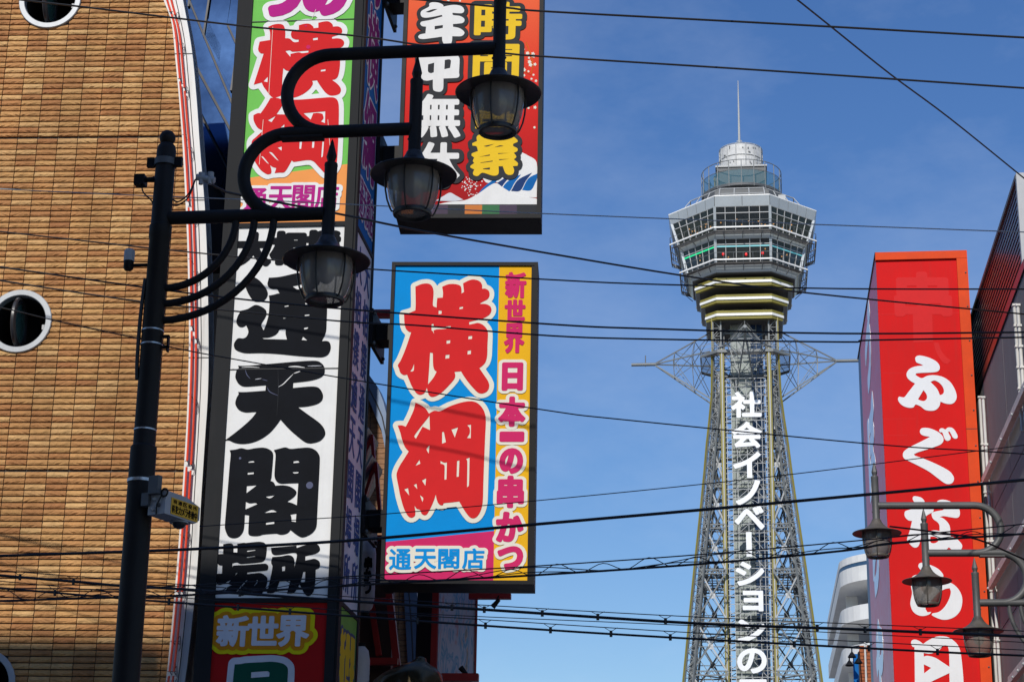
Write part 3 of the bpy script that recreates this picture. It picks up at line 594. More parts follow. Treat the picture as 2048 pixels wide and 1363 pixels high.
for pts, w, m in (([(885, 445), (960, 400), (1040, 320), (1110, 250)], .006, 'p_white'), ([(1120, 240), (1225, 205)], .006, 'p_white'), ([(330, 150), (460, 142), (600, 152)], .005, 'p_white'), ([(1040, 140), (1150, 135), (1285, 152)], .008, 'p_white'), ([(535, 330), (630, 316)], .004, 'p_whitegrey'), ([(385, 185), (410, 260), (460, 320)], .005, 'p_slate'), ([(715, 450), (760, 520), (880, 575)], .005, 'p_slate'), ([(640, 330), (720, 350)], .004, 'p_slate'), ([(880, 180), (885, 500), (862, 880)], .0025, 'p_letter_grey'), ([(190, 172), (260, 178), (330, 165), (700, 158)], .004, 'p_letter_grey'), ([(1330, 128), (1540, 124)], .004, 'p_whitegrey')):
    peel(440, 715, 7.571, pts, w, m)
for px_, py_, r_ in ((619.5, 970, .046), (480.5, 916, .016)): u_, v_ = PC.uv(px_, py_); mk('blister', solid(PC, [circ(u_, v_, r_, 20)], .006, .0105), 'p_slate', w0)
for px_, py_, r_ in ((617, 95, .03), (612, 53, .014)): u_, v_ = PC.uv(px_, py_); mk('blister', solid(PC, [circ(u_, v_, r_, 20)], .008, .0145), 'p_pink', g0)
for x_, y0_, y1_ in ((546, 55, 190), (664, 340, 240), (632, 20, 40), (527, 240, 330)): a_ = PC.uv(x_, y0_); c_ = PC.uv(x_-8, y1_); mk('film_crease', B().beam(PC.w(*a_, .0145), PC.w(*c_, .0145), .006, .002, up=(0, 1, 0)), 'p_cream', g0)
# right-hand side of the tower
def uvbox(P, ch, u0, v0, u1, v1):
    g = GLY[ch]; x0, x1 = min(g[:, 0].min(), g[:, 2].min()), max(g[:, 0].max(), g[:, 2].max()); y0, y1 = min(g[:, 1].min(), g[:, 3].min()), max(g[:, 1].max(), g[:, 3].max())
    r = g.copy()
    for i in (0, 2): r[:, i] = u0+(g[:, i]-x0)/(x1-x0)*(u1-u0); r[:, i+1] = v0+(g[:, i+1]-y0)/(y1-y0)*(v1-v0)
    return r
sv1, sv2 = v1, v2
for va, vb, m in ((sv1+.03, vT, 'p_blue'), (sv2+.03, sv1-.03, 'p_whitegrey'), (vBt, sv2-.03, 'p_lime')):
    sp_ = panel(PS, [[(.16, va), (yb-.1, va), (yb-.1, vb), (.16, vb)]], -.09, .012, m, st, 'side_panel')
    if m == 'p_blue':
        for k, ch in enumerate('つの横綱'): letter(PS, sp_, uvbox(PS, ch, .3, va+.95+(3-k)*1.35, yb-.25, va+2.15+(3-k)*1.35), [(.055, 'p_whitegrey'), (.02, 'p_violet')], d=.018, res=80)
        for k, ch in enumerate('通天閣店'): letter(PS, sp_, uvbox(PS, ch, .2+k*(yb-.32)/4, va+.2, .17+(k+1)*(yb-.32)/4, va+.75), [(.035, 'p_whitegrey'), (.004, 'p_violet')], d=.018, res=60)
    elif m == 'p_whitegrey':
        for c_ in (0, 1):
            for k, ch in enumerate('大相撲通天閣場所'):
                hh = (vb-va-.2)/8; letter(PS, sp_, uvbox(PS, ch, .26+c_*(yb-.3)/2, vb-.1-(k+.9)*hh, .08+(c_+1)*(yb-.3)/2, vb-.1-(k+.07)*hh), [(.004, 'p_slate_navy')], d=.018, res=70)
    else:
        for c_, txt in ((0, '串かつ'), (1, '日本一')):
            for k, ch in enumerate(txt): letter(PS, sp_, uvbox(PS, ch, .24+c_*(yb-.38)/2, vb-1.75-k*.78, .16+(c_+1)*(yb-.38)/2, vb-1.1-k*.78), [(.075, 'p_whitegrey'), (.03, 'p_pink')], d=.018, res=70)
        for k, ch in enumerate('新世界'): letter(PS, sp_, uvbox(PS, ch, .24+k*(yb-.42)/3, vb-.95, .19+(k+1)*(yb-.42)/3, vb-.3), [(.075, 'p_slate'), (.03, 'p_gold')], d=.018, res=70)
fr = B()
for a_, b_ in ((.0, .16), (yb-.1, yb)): fr.pbox(PS, a_, vBt, b_, vT, -.05, .03)
for v in (sv1, sv2): fr.pbox(PS, .16, v-.03, yb-.1, v+.03, -.05, .028)
mk('side_frame', fr, 'frame_grey', st)

# ------------------------------------------------------------------ hanging box signs on arms
def box_sign(th, P, q, depth, fw, m='black_metal'):
    """q: uv rectangle u0,v0,u1,v1 of the outside"""
    u0, v0_, u1, v1_ = q; b = B(); b.pbox(P, u0, v0_, u1, v1_, -depth, -.07); mk('housing', b, m, th)
    b = B(); b.pbox(P, u0, v0_, u0+fw, v1_, -.068, .03); b.pbox(P, u1-fw, v0_, u1, v1_, -.068, .03); b.pbox(P, u0+fw, v0_, u1-fw, v0_+fw, -.068, .028); b.pbox(P, u0+fw, v1_-fw, u1-fw, v1_, -.068, .028)
    mk('frame', b, m, th)
def arm(P, px, py0, py1, u_sign, name='mounting_arm'):
    """box beam from the tower's side to the sign"""
    zc = [atY(px, y, 26.25).z for y in (py0, py1)]; zt_, zb_ = max(zc), min(zc)
    return zb_, zt_
PY = Plane(atY(920, 840, 26), -4.2)
yk = thing('box_sign', 'blue, yellow and pink box sign with two large red characters below the red sign', 'sign', PY.w(0, -2.2, -.3))
yu0, yu1 = (PY.uv(782, 526)[0]+PY.uv(763, 1160)[0])/2, (PY.uv(1078, 524)[0]+PY.uv(1066, 1170)[0])/2
yv0, yv1 = PY.uv(915, 1167)[1], PY.uv(930, 525)[1]
box_sign(yk, PY, (yu0, yv0, yu1, yv1), .62, .05)
fu0, fv0, fu1, fv1 = yu0+.05, yv0+.05, yu1-.09, yv1-.05
mk('frame_edge', B().pbox(PY, fu1, fv0, yu1-.05, fv1, -.068, .02), 'black_metal', yk)
ud = (PY.uv(999.5, 536)[0]+PY.uv(985.6, 1155)[0])/2
pv0, pv1 = PY.uv(768.6, 1083)[1], PY.uv(987.5, 1061)[1]
cy = panel(PY, [[(fu0, pv0), (ud, pv1), (ud, fv1), (fu0, fv1)]], -.066, 0, 'p_cyan', yk)
pk = panel(PY, [[(fu0, fv0), (ud, fv0), (ud, pv1), (fu0, pv0)]], -.066, 0, 'p_pink', yk)
yl = panel(PY, [[(ud, fv0), (fu1, fv0), (fu1, fv1), (ud, fv1)]], -.066, 0, 'p_yellow', yk)
A_yoko = [[(257,168),(330,140),(400,142),(435,185),(440,250),(434,358),(472,380),(472,345),(478,283),(533,280),(536,230),(527,170),(590,145),(660,143),(710,160),(722,190),(722,238),(748,222),(738,135),(800,105),(850,97),(905,115),(930,150),(930,190),(965,190),(1000,215),(1005,260),(985,295),(940,320),(914,335),(914,343),(970,345),(1015,370),(1025,410),(1005,450),(960,480),(905,500),(860,510),(800,525),(800,552),(850,542),(890,535),(940,555),(980,600),(990,650),(985,750),(982,860),(965,930),(930,970),(903,990),(950,1060),(990,1120),(1003,1170),(985,1220),(940,1245),(895,1240),(850,1200),(790,1130),(740,1060),(718,1022),(652,1028),(660,1060),(650,1100),(600,1160),(530,1230),(470,1270),(420,1280),(390,1255),(380,1220),(372,1188),(362,1215),(345,1245),(305,1260),(265,1240),(220,1170),(190,1100),(172,1055),(140,1060),(105,1035),(90,990),(80,960),(110,910),(160,790),(215,628),(190,622),(160,590),(147,540),(142,447),(200,432),(257,408),(260,330)],
    [(405,833),(433,838),(436,960),(448,1005),(472,1025),(440,1085),(384,1155),(395,1000)], [(492,408),(523,412),(521,443),(490,448)], [(703,375),(738,369),(737,390),(702,397)], [(420,548),(437,541),(445,570),(490,577),(612,565),(616,586),(540,596),(470,600),(440,610),(445,645),(430,615),(420,612)], [(572,712),(610,708),(606,740),(571,745)], [(793,668),(831,664),(828,696),(790,700)], [(562,858),(601,853),(598,890),(559,895)], [(785,815),(818,810),(817,848),(782,853)], [(243,945),(241,1010),(225,1024),(203,1022),(225,995)]]
A_zuna = [[(258,75),(310,100),(360,135),(390,180),(398,190),(400,182),(450,158),(505,163),(600,115),(720,75),(820,62),(890,85),(945,150),(968,240),(960,450),(950,700),(943,900),(937,1080),(915,1170),(880,1225),(840,1243),(800,1225),(745,1150),(700,1072),(620,1082),(545,1090),(535,1108),(512,1110),(485,1085),(468,1035),(463,1000),(445,1060),(410,1140),(375,1200),(350,1212),(320,1195),(303,1158),(270,1145),(248,1115),(257,1180),(250,1220),(215,1237),(180,1215),(140,1140),(105,1020),(88,930),(70,840),(68,790),(95,720),(145,640),(190,568),(150,520),(120,440),(105,380),(78,306),(120,305),(160,318),(200,240),(240,150)],
    [(399,205),(404,353),(330,318),(262,440),(247,410),(320,310),(385,228)], [(527,372),(544,370),(565,475),(526,490)], [(621,347),(688,325),(655,428)], [(780,303),(818,297),(816,435),(777,433),(805,385),(805,335)], [(399,506),(370,545),(392,590)], [(298,652),(307,692),(257,713)], [(323,860),(366,838),(358,913)], [(268,892),(240,907),(276,948)], [(182,936),(145,950),(195,1012)], [(303,1008),(336,1036),(329,1078)], [(510,662),(545,680),(575,677),(571,850),(550,853),(552,715),(535,697),(512,692)], [(678,663),(702,658),(695,822),(673,825)], [(768,643),(804,630),(797,910),(778,930),(781,665)]]
letter(PY, cy, traced(PY, 780, 540, 5.05, A_yoko), [(.066, 'p_cream'), (0, 'p_letter_red')], d=.005, res=130)
letter(PY, cy, traced(PY, 780, 790, 5.05, A_zuna), [(.066, 'p_cream'), (0, 'p_letter_red')], d=.007, res=130)
for ch, q in zip('新世界', ((1013, 546, 1051, 594), (1012, 601, 1049, 639), (1011, 648, 1047, 704))): letter(PY, yl, fglyph(PY, ch, skew(*q, -.02)), [(.016, 'p_pink')], d=.005, ax=.9)
for ch, q in zip('日本一の串かつ', ((1008, 728, 1043, 778), (1001, 796, 1048, 850), (1003, 866, 1045, 880), (1003, 899, 1043, 944), (998, 954, 1045, 1012), (996, 1026, 1044, 1080), (999, 1095, 1043, 1135))):
    letter(PY, yl, fglyph(PY, ch, skew(*q, -.02)), [(.066, 'p_cream'), (.024, 'p_pink')], d=.006, ax=.9)
for ch, q in zip('通天閣店', ((780, 1098, 822, 1138), (830, 1098, 872, 1136), (878, 1098, 918, 1136), (926, 1097, 968, 1136))):
    letter(PY, pk, fglyph(PY, ch, skew(*q, -.02)), [(.05, 'p_cream'), (.008, 'p_cyan')], d=.006, ax=.9)
PR = Plane(atY(940, 230, 26), -4.2)
rs_ = thing('box_sign', 'red box sign with white and yellow characters hanging above the blue one', 'sign', PR.w(0, -1.6, -.3))
ru0, ru1 = (PR.uv(806, 0)[0]+PR.uv(796, 420)[0])/2-.0, (PR.uv(1090, 0)[0]+PR.uv(1079, 437)[0])/2
rv0, rv1 = PR.uv(940, 437)[1], PR.uv(950, -260)[1]
box_sign(rs_, PR, (ru0, rv0, ru1, rv1), .62, .06)
qu0, qu1, qv0, qv1 = ru0+.06, ru1-.06, rv0+.06, rv1-.06
vst = PR.uv(980, 409)[1]
rf = panel(PR, [[(qu0, vst), (qu1, vst), (qu1, qv1), (qu0, qv1)]], -.066, 0, 'print_red_fade', rs_)
xb = [PR.uv(x, 420)[0] for x in (826, 861, 895.5, 929.5, 964, 998.8, 1033.6)]; xb = [qu0]+xb+[qu1]
for i, m in enumerate(('p_stripe_orange', 'p_letter_grey', 'p_stripe_purple', 'p_letter_grey', 'p_stripe_orange', 'p_stripe_green', 'p_stripe_purple', 'p_letter_grey')):
    panel(PR, [[(xb[i], qv0), (xb[i+1], qv0), (xb[i+1], vst), (xb[i], vst)]], -.066, 0, m, rs_, 'stripe')
def rpx(*pts): return [PR.uv(780+x/5.453, 230+y/5.453) for x, y in pts]
def clampu(lp): return [(min(max(u, qu0), qu1), max(v, vst)) for u, v in lp]
# a plain wave-and-hill picture
mk('picture_spray', solid(PR, [clampu(smooth_loop(rpx((1420, 400), (1500, 440), (1600, 520), (1600, 900), (1300, 880), (1180, 740), (1060, 740), (1010, 690), (1200, 640), (1380, 560)), 5, 80))], 0, .003), 'p_white', rf)
for k in range(5):
    x = 1000+k*120
    mk('picture_wave', solid(PR, [clampu(smooth_loop(rpx((x-40, 860-k*10), (x+30, 780-k*22), (x+140, 700-k*16), (x+190, 690-k*20), (x+120, 770-k*16), (x+60, 850-k*8)), 4, 80))], .003, .005), ('p_blue', 'p_navy')[k % 2], rf)
mk('picture_hill', solid(PR, [clampu(smooth_loop(rpx((480, 985), (640, 950), (820, 930), (960, 860), (1090, 770), (1160, 745), (1230, 790), (1330, 850), (1450, 890), (1620, 920), (1620, 990)), 5, 80))], .005, .007), 'p_white', rf)
mk('picture_hill', solid(PR, [clampu(smooth_loop(rpx((500, 935), (590, 880), (655, 848), (720, 880), (800, 925), (700, 940)), 5, 80))], .003, .005), 'p_whitegrey', rf)
for k in range(60):
    x, y = rng.normal(880, 75), rng.normal(770, 70)
    if x > 780 and x < 1010: mk('picture_drop', solid(PR, [rpx(*[(x+rr_*math.cos(a_), y+rr_*math.sin(a_)) for rr_ in (rng.uniform(4, 9),) for a_ in (0, 1.05, 2.1, 3.15, 4.2, 5.25)])], .0, .003), 'p_white', rf)
for (x, y) in [(1046, 99), (1055, 107), (1066, 108), (1058, 116), (1067, 112), (1059, 124), (1061, 130), (1070, 129), (1048, 140), (1057, 143), (1067, 150), (1063, 158), (1072, 162), (1048, 151), (1057, 216), (1070, 215), (920, 2), (897, 0), (1069, 255)]:
    r = rng.uniform(2.0, 3.8); mk('picture_blossom', solid(PR, [[PR.uv(x+r*(1+.3*math.cos(5*a_))*math.cos(a_), y+r*(1+.3*math.cos(5*a_))*math.sin(a_)) for a_ in np.linspace(0, 6.28, 16)[:-1]]], 0, .003), 'p_cream', rf)
mk('picture_twig', B().path([PR.w(*PR.uv(*p), .002) for p in ((1052, 85), (1060, 105), (1066, 130), (1062, 150), (1048, 143))], .004, 4), 'p_amber', rf)
D_nen = [[(235,165),(250,130),(330,85),(335,50),(370,35),(440,40),(490,65),(495,85),(560,70),(630,65),(700,80),(730,120),(720,150),(690,160),(595,155),(605,180),(680,190),(725,215),(733,245),(710,270),(650,278),(603,282),(603,312),(680,330),(730,370),(725,400),(690,420),(595,420),(590,480),(570,510),(535,518),(500,505),(482,470),(478,425),(370,440),(270,452),(220,445),(207,422),(230,400),(290,388),(298,312),(250,305),(230,280),(245,255),(350,235),(485,195),(475,178),(400,195),(300,210),(250,200)], [(290,145),(370,115),(430,112),(340,150)], [(395,305),(488,293),(488,325),(395,345)]]
D_chu = [[(215,680),(240,640),(380,640),(385,600),(500,600),(500,635),(660,640),(678,680),(672,830),(675,870),(650,892),(495,900),(492,1010),(470,1045),(430,1050),(385,1035),(375,1000),(375,912),(310,925),(250,915),(240,860)], [(320,740),(390,720),(385,830),(350,840),(320,820)], [(510,690),(560,683),(580,700),(570,780),(505,795)]]
D_gyo = [[(945,250),(965,225),(1000,225),(1030,260),(1180,260),(1330,240),(1390,280),(1392,300),(1345,320),(1345,345),(1390,370),(1390,400),(1350,420),(1375,450),(1375,470),(1350,490),(1395,530),(1390,560),(1340,565),(1355,610),(1340,650),(1300,660),(1260,640),(1230,565),(1185,565),(1185,640),(1160,665),(1110,665),(1010,635),(960,670),(920,665),(905,640),(920,600),(880,580),(880,560),(920,530),(905,510),(910,490),(920,470),(890,450),(895,425),(960,400),(945,350),(900,340),(897,315),(950,290)], [(1020,345),(1145,320),(1060,352)], [(1135,360),(1200,338),(1245,345)], [(965,465),(1090,436),(1090,450)], [(1180,422),(1310,420),(1180,432)], [(985,525),(1120,503),(1120,514),(990,530)], [(1190,488),(1310,485),(1190,500)], [(1015,590),(1090,578),(1090,602),(1015,598)]]
letter(PR, rf, traced(PR, 800, 0, 5.68, D_nen), [(.058, 'p_letter_grey'), (0, 'p_white')], d=.012)
letter(PR, rf, traced(PR, 800, 0, 5.68, D_chu), [(.058, 'p_letter_grey'), (0, 'p_white')], d=.013)
letter(PR, rf, traced(PR, 780, 230, 5.453, D_gyo), [(.065, 'p_letter_grey'), (0, 'p_gold')], d=.012)
for ch, q, m in (('無', (838, 192, 920, 274), 'p_white'), ('休', (836, 288, 918, 368), 'p_white'), ('時', (953, 8, 1042, 78), 'p_gold'), ('間', (950, 92, 1036, 168), 'p_gold'), ('営', (948, 182, 1034, 256), 'p_gold')):
    letter(PR, rf, fglyph(PR, ch, skew(*q, -.03)), [(.085, 'p_letter_grey'), (.022, m)], d=.012, ax=.9)
# arms that hold the two box signs to the tower
def hold(parent, P, u0, py, hh, px=735):
    z = atY(px, py, 26.3).z; x1 = P.w(u0, 0, -.35).x; b = B(); b.box(XR+.06, 26.12, z-hh, x1+.03, 26.5, z+hh); a_ = mk('mounting_arm', b, 'black_metal', parent)
    b = B(); b.box(XR+.028, 25.85, z-hh-.14, XR+.075, 26.8, z+hh+.14); mk('arm_plate', b, 'black_metal', a_)
    b = B()
    for dy in (25.95, 26.68):
        for dz in (-.1, .1): b.add(*(lambda c: (c.v, c.f))(B().sphere((XR+.08, dy, z+dz*(hh+.1)/.1), .03, 8, 6)))
    mk('bolt', b, 'steel_dark', a_)
hold(yk, PY, yu0, 672, .12); hold(yk, PY, yu0, 1042, .12, 728); hold(rs_, PR, ru0, 318, .12, 745); hold(rs_, PR, ru0, 4, .12, 770)

# ------------------------------------------------------------------ street lamps with three stepped lanterns
def arcpts(cx, cz, rx, rz_, a0, a1, n=14):
    return [(cx+rx*math.cos(math.radians(a0+(a1-a0)*k/n)), 0, cz+rz_*math.sin(math.radians(a0+(a1-a0)*k/n))) for k in range(n+1)]
def lamp_post(label, loc, yaw, paint, capm, dz=0.0):
    t = bpy.data.objects.new('street_lamp', None); COL.objects.link(t); t.location = loc; t.rotation_euler = (0, 0, yaw); t['_loc'] = tuple(loc)
    tag(t, label, 'street lamp', 'three-lantern street lamps')
    k = dict(local=True, smooth=True)
    b = B(); b.lathe([(.17, 0), (.17, .5), (.115, .62), (.105, 1.2), (.102, 5.55-dz), (.102, 5.62-dz), (.085, 5.64-dz), (.083, 7.35-dz), (.09, 7.36-dz), (.09, 7.46-dz), (.081, 7.47-dz), (.079, 8.12-dz), (.07, 8.16-dz), (.055, 8.18-dz)], 28)
    pole = mk('pole', b, paint, t, **k)
    mk('ball', B().sphere((0, 0, 8.235-dz), .066, 20, 12), paint, pole, **k)
    za, zb_, zc = 7.53-dz, 8.24-dz, 8.93-dz
    mk('arm', B().path([(.05, 0, za), (.6, 0, za), (1.34, 0, za)], .054, 16), paint, t, **k)
    mk('arm', B().path(arcpts(1.02, (za+zb_)/2, .36, (zb_-za)/2, 270, 90, 20)+[(1.4, 0, zb_), (2.02, 0, zb_)], .053, 16), paint, t, **k)
    mk('arm', B().path(arcpts(1.33, (zc+zb_)/2, .35, (zc-zb_)/2, 270, 90, 20)+[(2.0, 0, zc), (2.69, 0, zc)], .053, 16), paint, t, **k)
    for z0, dx in ((6.93, .62), (6.80, .77), (6.66, .93)):
        z0 -= dz; mk('brace', B().path([(.05, 0, z0)]+[(dx-dx*.94*math.cos(math.radians(a)) if 0 else .06+(dx-.06)*math.sin(math.radians(a)), 0, za-.03-(za-.03-z0)*math.cos(math.radians(a))) for a in range(0, 91, 6)], .030, 10), paint, t, **k)
    mk('arm_plate', B().box(.95, -.052, zb_-.058, 1.3, .052, zb_-.04), paint, t, local=True)
    for dx, z in ((1.375, za), (2.05, zb_), (2.72, zc)):
        b = B(); b.lathe([(.001, z+.43), (.052, z+.43), (.055, z+.41), (.052, z+.40), (.052, z-.19), (.056, z-.2)], 20, (dx, 0, 0)); ln = mk('lantern', b, paint, t, **k)
        b = B(); b.lathe([(.001, z+.645), (.012, z+.62), (.043, z+.49), (.03, z+.445), (.03, z+.43)], 6, (dx, 0, 0)); mk('finial', b, paint, ln, local=True)
        b = B(); b.lathe([(0.0513, z-.195), (0.0647, z-.21), (0.0736, z-.235), (0.0948, z-.27), (0.1282, z-.305), (0.1840, z-.345), (0.2620, z-.378), (0.3434, z-.398), (0.3490, z-.405), (0.3434, z-.412), (0.2230, z-.395), (0.1115, z-.39), (0.0011, z-.39)], 40, (dx, 0, 0)); mk('cap', b, capm, ln, **k)
        b = B(); b.lathe([(0.2074, z-.397), (0.2119, z-.45), (0.2063, z-.52), (0.1918, z-.6), (0.1672, z-.68), (0.1316, z-.728), (0.0011, z-.728)], 32, (dx, 0, 0)); mk('glass', b, 'lamp_glass', ln, **k)
        b = B(); b.sphere((dx, 0, z-.5), .075, 12, 8, 1.3); mk('bulb', b, 'bulb', ln, **k)
        b = B(); b.lathe([(0.1360, z-.715), (0.1528, z-.718), (0.1561, z-.735), (0.1505, z-.752), (0.1249, z-.752), (0.1226, z-.73)], 32, (dx, 0, 0)); mk('base_ring', b, capm, ln, **k)
        for q in range(6):
            a = math.radians(q*60+22)
            b = B(); b.path([(dx+r*math.cos(a), r*math.sin(a), zz) for r, zz in ((0.2208, z-.40), (0.2297, z-.47), (0.2230, z-.56), (0.2074, z-.64), (0.1806, z-.71), (0.1672, z-.733), (0.1449, z-.733))], .0075, 6); mk('cage_bar', b, capm, ln, **k)
        b = B(); b.box(dx-.035, -.215-.09, z-.408, dx+.035, -.2-.09, z-.39); 
        for a in (-.049, .049): b.sphere((dx+a, 0, z-.09), .012, 8, 6)
        mk('stem_screw', b, capm, ln, local=True)
    return t
LP = atY(340, 436, 14.5); LX = -4.592
lamp_post('black street lamp on the left with three lanterns before the sign tower', (LX, 14.5, 0), math.radians(-.4), 'black_paint', 'lamp_cap_black')
lamp_post('weathered grey street lamp on the right with three lanterns before the red pillar', (4.64, 28.3, 0), math.pi+math.radians(2.0), 'grey_paint', 'lamp_cap', .53)
# fittings on the left pole
def ring_band(z, r, h, m='steel_band'): return B().lathe([(r, z-h), (r+.004, z-h), (r+.004, z+h), (r, z+h)], 28, (LX, 14.5, 0))
fx = thing('pole_clamp', 'dark clamp band with bolts near the ball top of the left pole', 'clamp', (LX, 14.5, 8.0))
mk('band', B().lathe([(.082, 7.985), (.092, 7.985), (.092, 8.04), (.082, 8.04)], 28, (LX, 14.5, 0)), 'steel_dark', fx, True)
for s_ in (-1, 1): mk('ear', B().box(LX+s_*.115-.03, 14.46, 7.97, LX+s_*.115+.03, 14.5, 8.05), 'black_metal', fx)
q = atY(285, 362, 14.5); sx = thing('bracket_box', 'small dark box on a short stub left of the pole top', 'box', q)
mk('box', B().box(q.x-.055, 14.44, q.z-.045, q.x+.03, 14.54, q.z+.04), 'black_metal', sx); mk('stub', B().path([(q.x+.03, 14.5, q.z+.01), (LX-.07, 14.5, q.z+.01)], .022, 10), 'black_metal', sx, True)
mk('lead', B().path(crom([(q.x, 14.48, q.z-.04), (q.x+.03, 14.46, q.z-.12), (q.x+.1, 14.46, q.z-.19), (LX-.07, 14.48, q.z-.23)], 5), .006, 6), 'cable', sx)
q = atY(258, 520, 14.5); sx = thing('light_sensor', 'grey cylindrical light sensor on a stub left of the pole', 'sensor', q)
mk('cover', B().lathe([(.001, q.z+.09), (.035, q.z+.088), (.043, q.z+.075), (.043, q.z-.01), (.001, q.z-.012)], 18, (q.x, 14.5, 0)), 'light_grey', sx, True)
mk('holder', B().lathe([(.04, q.z-.012), (.04, q.z-.07), (.03, q.z-.085), (.001, q.z-.085)], 18, (q.x, 14.5, 0)), 'black_metal', sx, True)
mk('stub', B().path([(q.x+.02, 14.5, q.z-.045), (LX-.07, 14.5, q.z-.045)], .014, 10), 'black_metal', sx, True)
q = atY(410, 358, 14.6); sx = thing('cable_connector', 'pale plastic cable connector on the wire beside the left pole top', 'connector', q)
b = B(); b.path([q+Vector((-.07, 0, .02)), q+Vector((.08, 0, -.015))], .028, 12); mk('sleeve', b, 'light_grey', sx, True)
for s_ in (-.03, .045):
    b = B(); b.path([q+Vector((s_, 0, .01)), q+Vector((s_, 0, .055))], .027, 12); mk('cap', b, 'light_grey', sx, True)
    b = B(); b.path([q+Vector((s_, -.01, -.01)), q+Vector((s_, -.01, -.05))], .018, 12); mk('gland', b, 'light_grey', sx, True)
for k in range(2): mk('lead', B().path(crom([q+Vector((-.08, 0, 0)), q+Vector((-.12, -.02, -.13-.03*k)), q+Vector((-.2, -.02, -.2-.03*k)), (LX+.075, 14.5, q.z-.21-.05*k)], 6), .007, 6), 'cable', sx)
for lbl, py in (('upper shiny steel strap round the left pole at window height', 662), ('lower shiny steel strap round the left pole at window height', 690), ('steel strap round the left pole between the windows and camera', 860)):
    z = atY(300, py, 14.5).z; tag(mk('steel_strap', B().lathe([(.084, z-.006), (.0885, z-.006), (.0885, z+.006), (.084, z+.006)], 28, (LX, 14.5, 0)), 'steel_band', None, True), lbl, 'strap', 'steel straps on the left pole')
z = atY(300, 682, 14.5).z; tag(mk('wire_hook', B().box(LX+.085, 14.48, z+.03, LX+.14, 14.52, z+.045).box(LX+.085, 14.48, z-.06, LX+.14, 14.52, z-.045).box(LX+.125, 14.48, z-.09, LX+.14, 14.52, z+.045), 'black_metal'), 'small black wire hook on the right side of the left pole', 'hook')
tag(mk('conduit', B().path(crom([(LX-.085, 14.47, atY(280, 560, 14.5).z), (LX-.1, 14.47, atY(280, 640, 14.5).z), (LX-.098, 14.47, atY(280, 720, 14.5).z), (LX-.088, 14.47, atY(280, 760, 14.5).z)], 6), .016, 8), 'cable', None, True), 'black cable tube running down the left edge of the left pole', 'cable')
# CCTV housing on the pole
cz_ = atY(348, 1012, 14.5); cx_, cyy, cz_ = LX+.27, 14.42, cz_.z
cc = thing('security_camera', 'grey security camera housing with yellow label on the left pole', 'camera', (LX, 14.5, cz_))
th_ = math.radians(22); dv = Vector((math.sin(th_), math.cos(th_), 0)); pv = Vector((math.cos(th_), -math.sin(th_), 0))
def cp(a, p, z): return Vector((LX+.115, 14.36, cz_-.01))+dv*a+pv*p+Vector((0, 0, z))
b = B(); b.add([cp(a, p, z) for p in (0, .16) for a, z in ((0, -.09), (.38, -.09), (.43, -.055), (.43, .045), (.26, .09), (0, .09))], [(0, 1, 2, 3, 4, 5), (11, 10, 9, 8, 7, 6)]+[(i, (i+1) % 6, 6+(i+1) % 6, 6+i) for i in range(6)]); mk('housing', b, 'camera_grey', cc)
PLb = Plane(cp(0, .16, 0), 0); PLb.u = dv; PLb.n = -pv
lb = mk('label_plate', B().pbox(PLb, .07, -.078, .405, .05, 0, .004), 'label_yellow', cc)
for k, ch in enumerate('浪速区役所'): letter(PLb, lb, uvbox(PLb, ch, .09+k*.062, .008, .137+k*.062, .04), [(.0002, 'p_black')], d=.006, t=.002, res=70)
for k, ch in enumerate('防犯カメラ作動中'): letter(PLb, lb, uvbox(PLb, ch, .083+k*.0395, -.065, .117+k*.0395, -.005), [(.0006, 'p_black')], d=.006, t=.002, res=70)
mk('dome', B().sphere(cp(.28, .085, -.09), .058, 18, 12), 'sash', cc, True); mk('dome_collar', B().lathe([(.07, -.005), (.075, -.018), (.06, -.018)], 20, cp(.28, .085, -.085)), 'light_grey', cc, True)
b = B(); b.beam(cp(-.03, .03, .13), cp(-.03, .12, .13), .05, .14); b.beam(cp(.0, -.05, .03), cp(0, .02, .03), .06, .1); mk('bracket', b, 'steel_dark', cc)
b = B(); b.path([cp(-.005, .15+.03*math.cos(a), .07+.03*math.sin(a)) for a in np.linspace(0, 6.28, 14)], .008, 6); b.path(crom([cp(-.01, .13, .05), cp(-.02, .1, -.02), cp(-.01, .09, -.06), cp(0, .08, -.09)], 5), .006, 6); mk('coiled_lead', b, 'cable', cc)
for p, z in ((.06, .03), (.1, -.02), (.05, -.05)): mk('gland', B().sphere(cp(-.005, p, z), .018, 10, 6), 'clip' if p > .07 else 'light_grey', cc)
z = atY(290, 962, 14.5).z; mk('strap', B().lathe([(.103, z-.012), (.108, z-.012), (.108, z+.012), (.103, z+.012)], 28, (LX, 14.5, 0)), 'steel_band', cc, True)

# ------------------------------------------------------------------ overhead cables
def wire(label, px, Y0, Y1, rpx, m='cable', name='cable', parent=None, grp='overhead cables'):
    n = len(px); pts = []
    for i, (x, y) in enumerate(px):
        t = (x-px[0][0])/(px[-1][0]-px[0][0]+1e-6); pts.append(atY(x, y, Y0+(Y1-Y0)*t))
    # carry on past the frame to the house walls
    if px[0][0] < 20 or px[0][1] < 0: pts = [pts[0]+(pts[0]-pts[2]).normalized()*5]+pts
    if px[-1][0] > 2030: pts = pts+[pts[-1]+(pts[-1]-pts[-2]).normalized()*3]
    r = rpx*(Y0+Y1)/2*.92/F; o = mk(name, B().path(crom(pts, 5), r, 6), m, parent, True)
    if parent is None: tag(o, label, 'cable', grp)
    return o
wire('long black cable crossing the upper left, passing under the top lantern', [(-10, -6), (165, 14), (330, 34), (512, 55), (712, 72), (852, 91.5), (1011, 107), (1100, 114), (1560, 143), (2060, 177)], 21, 21, 2.4)
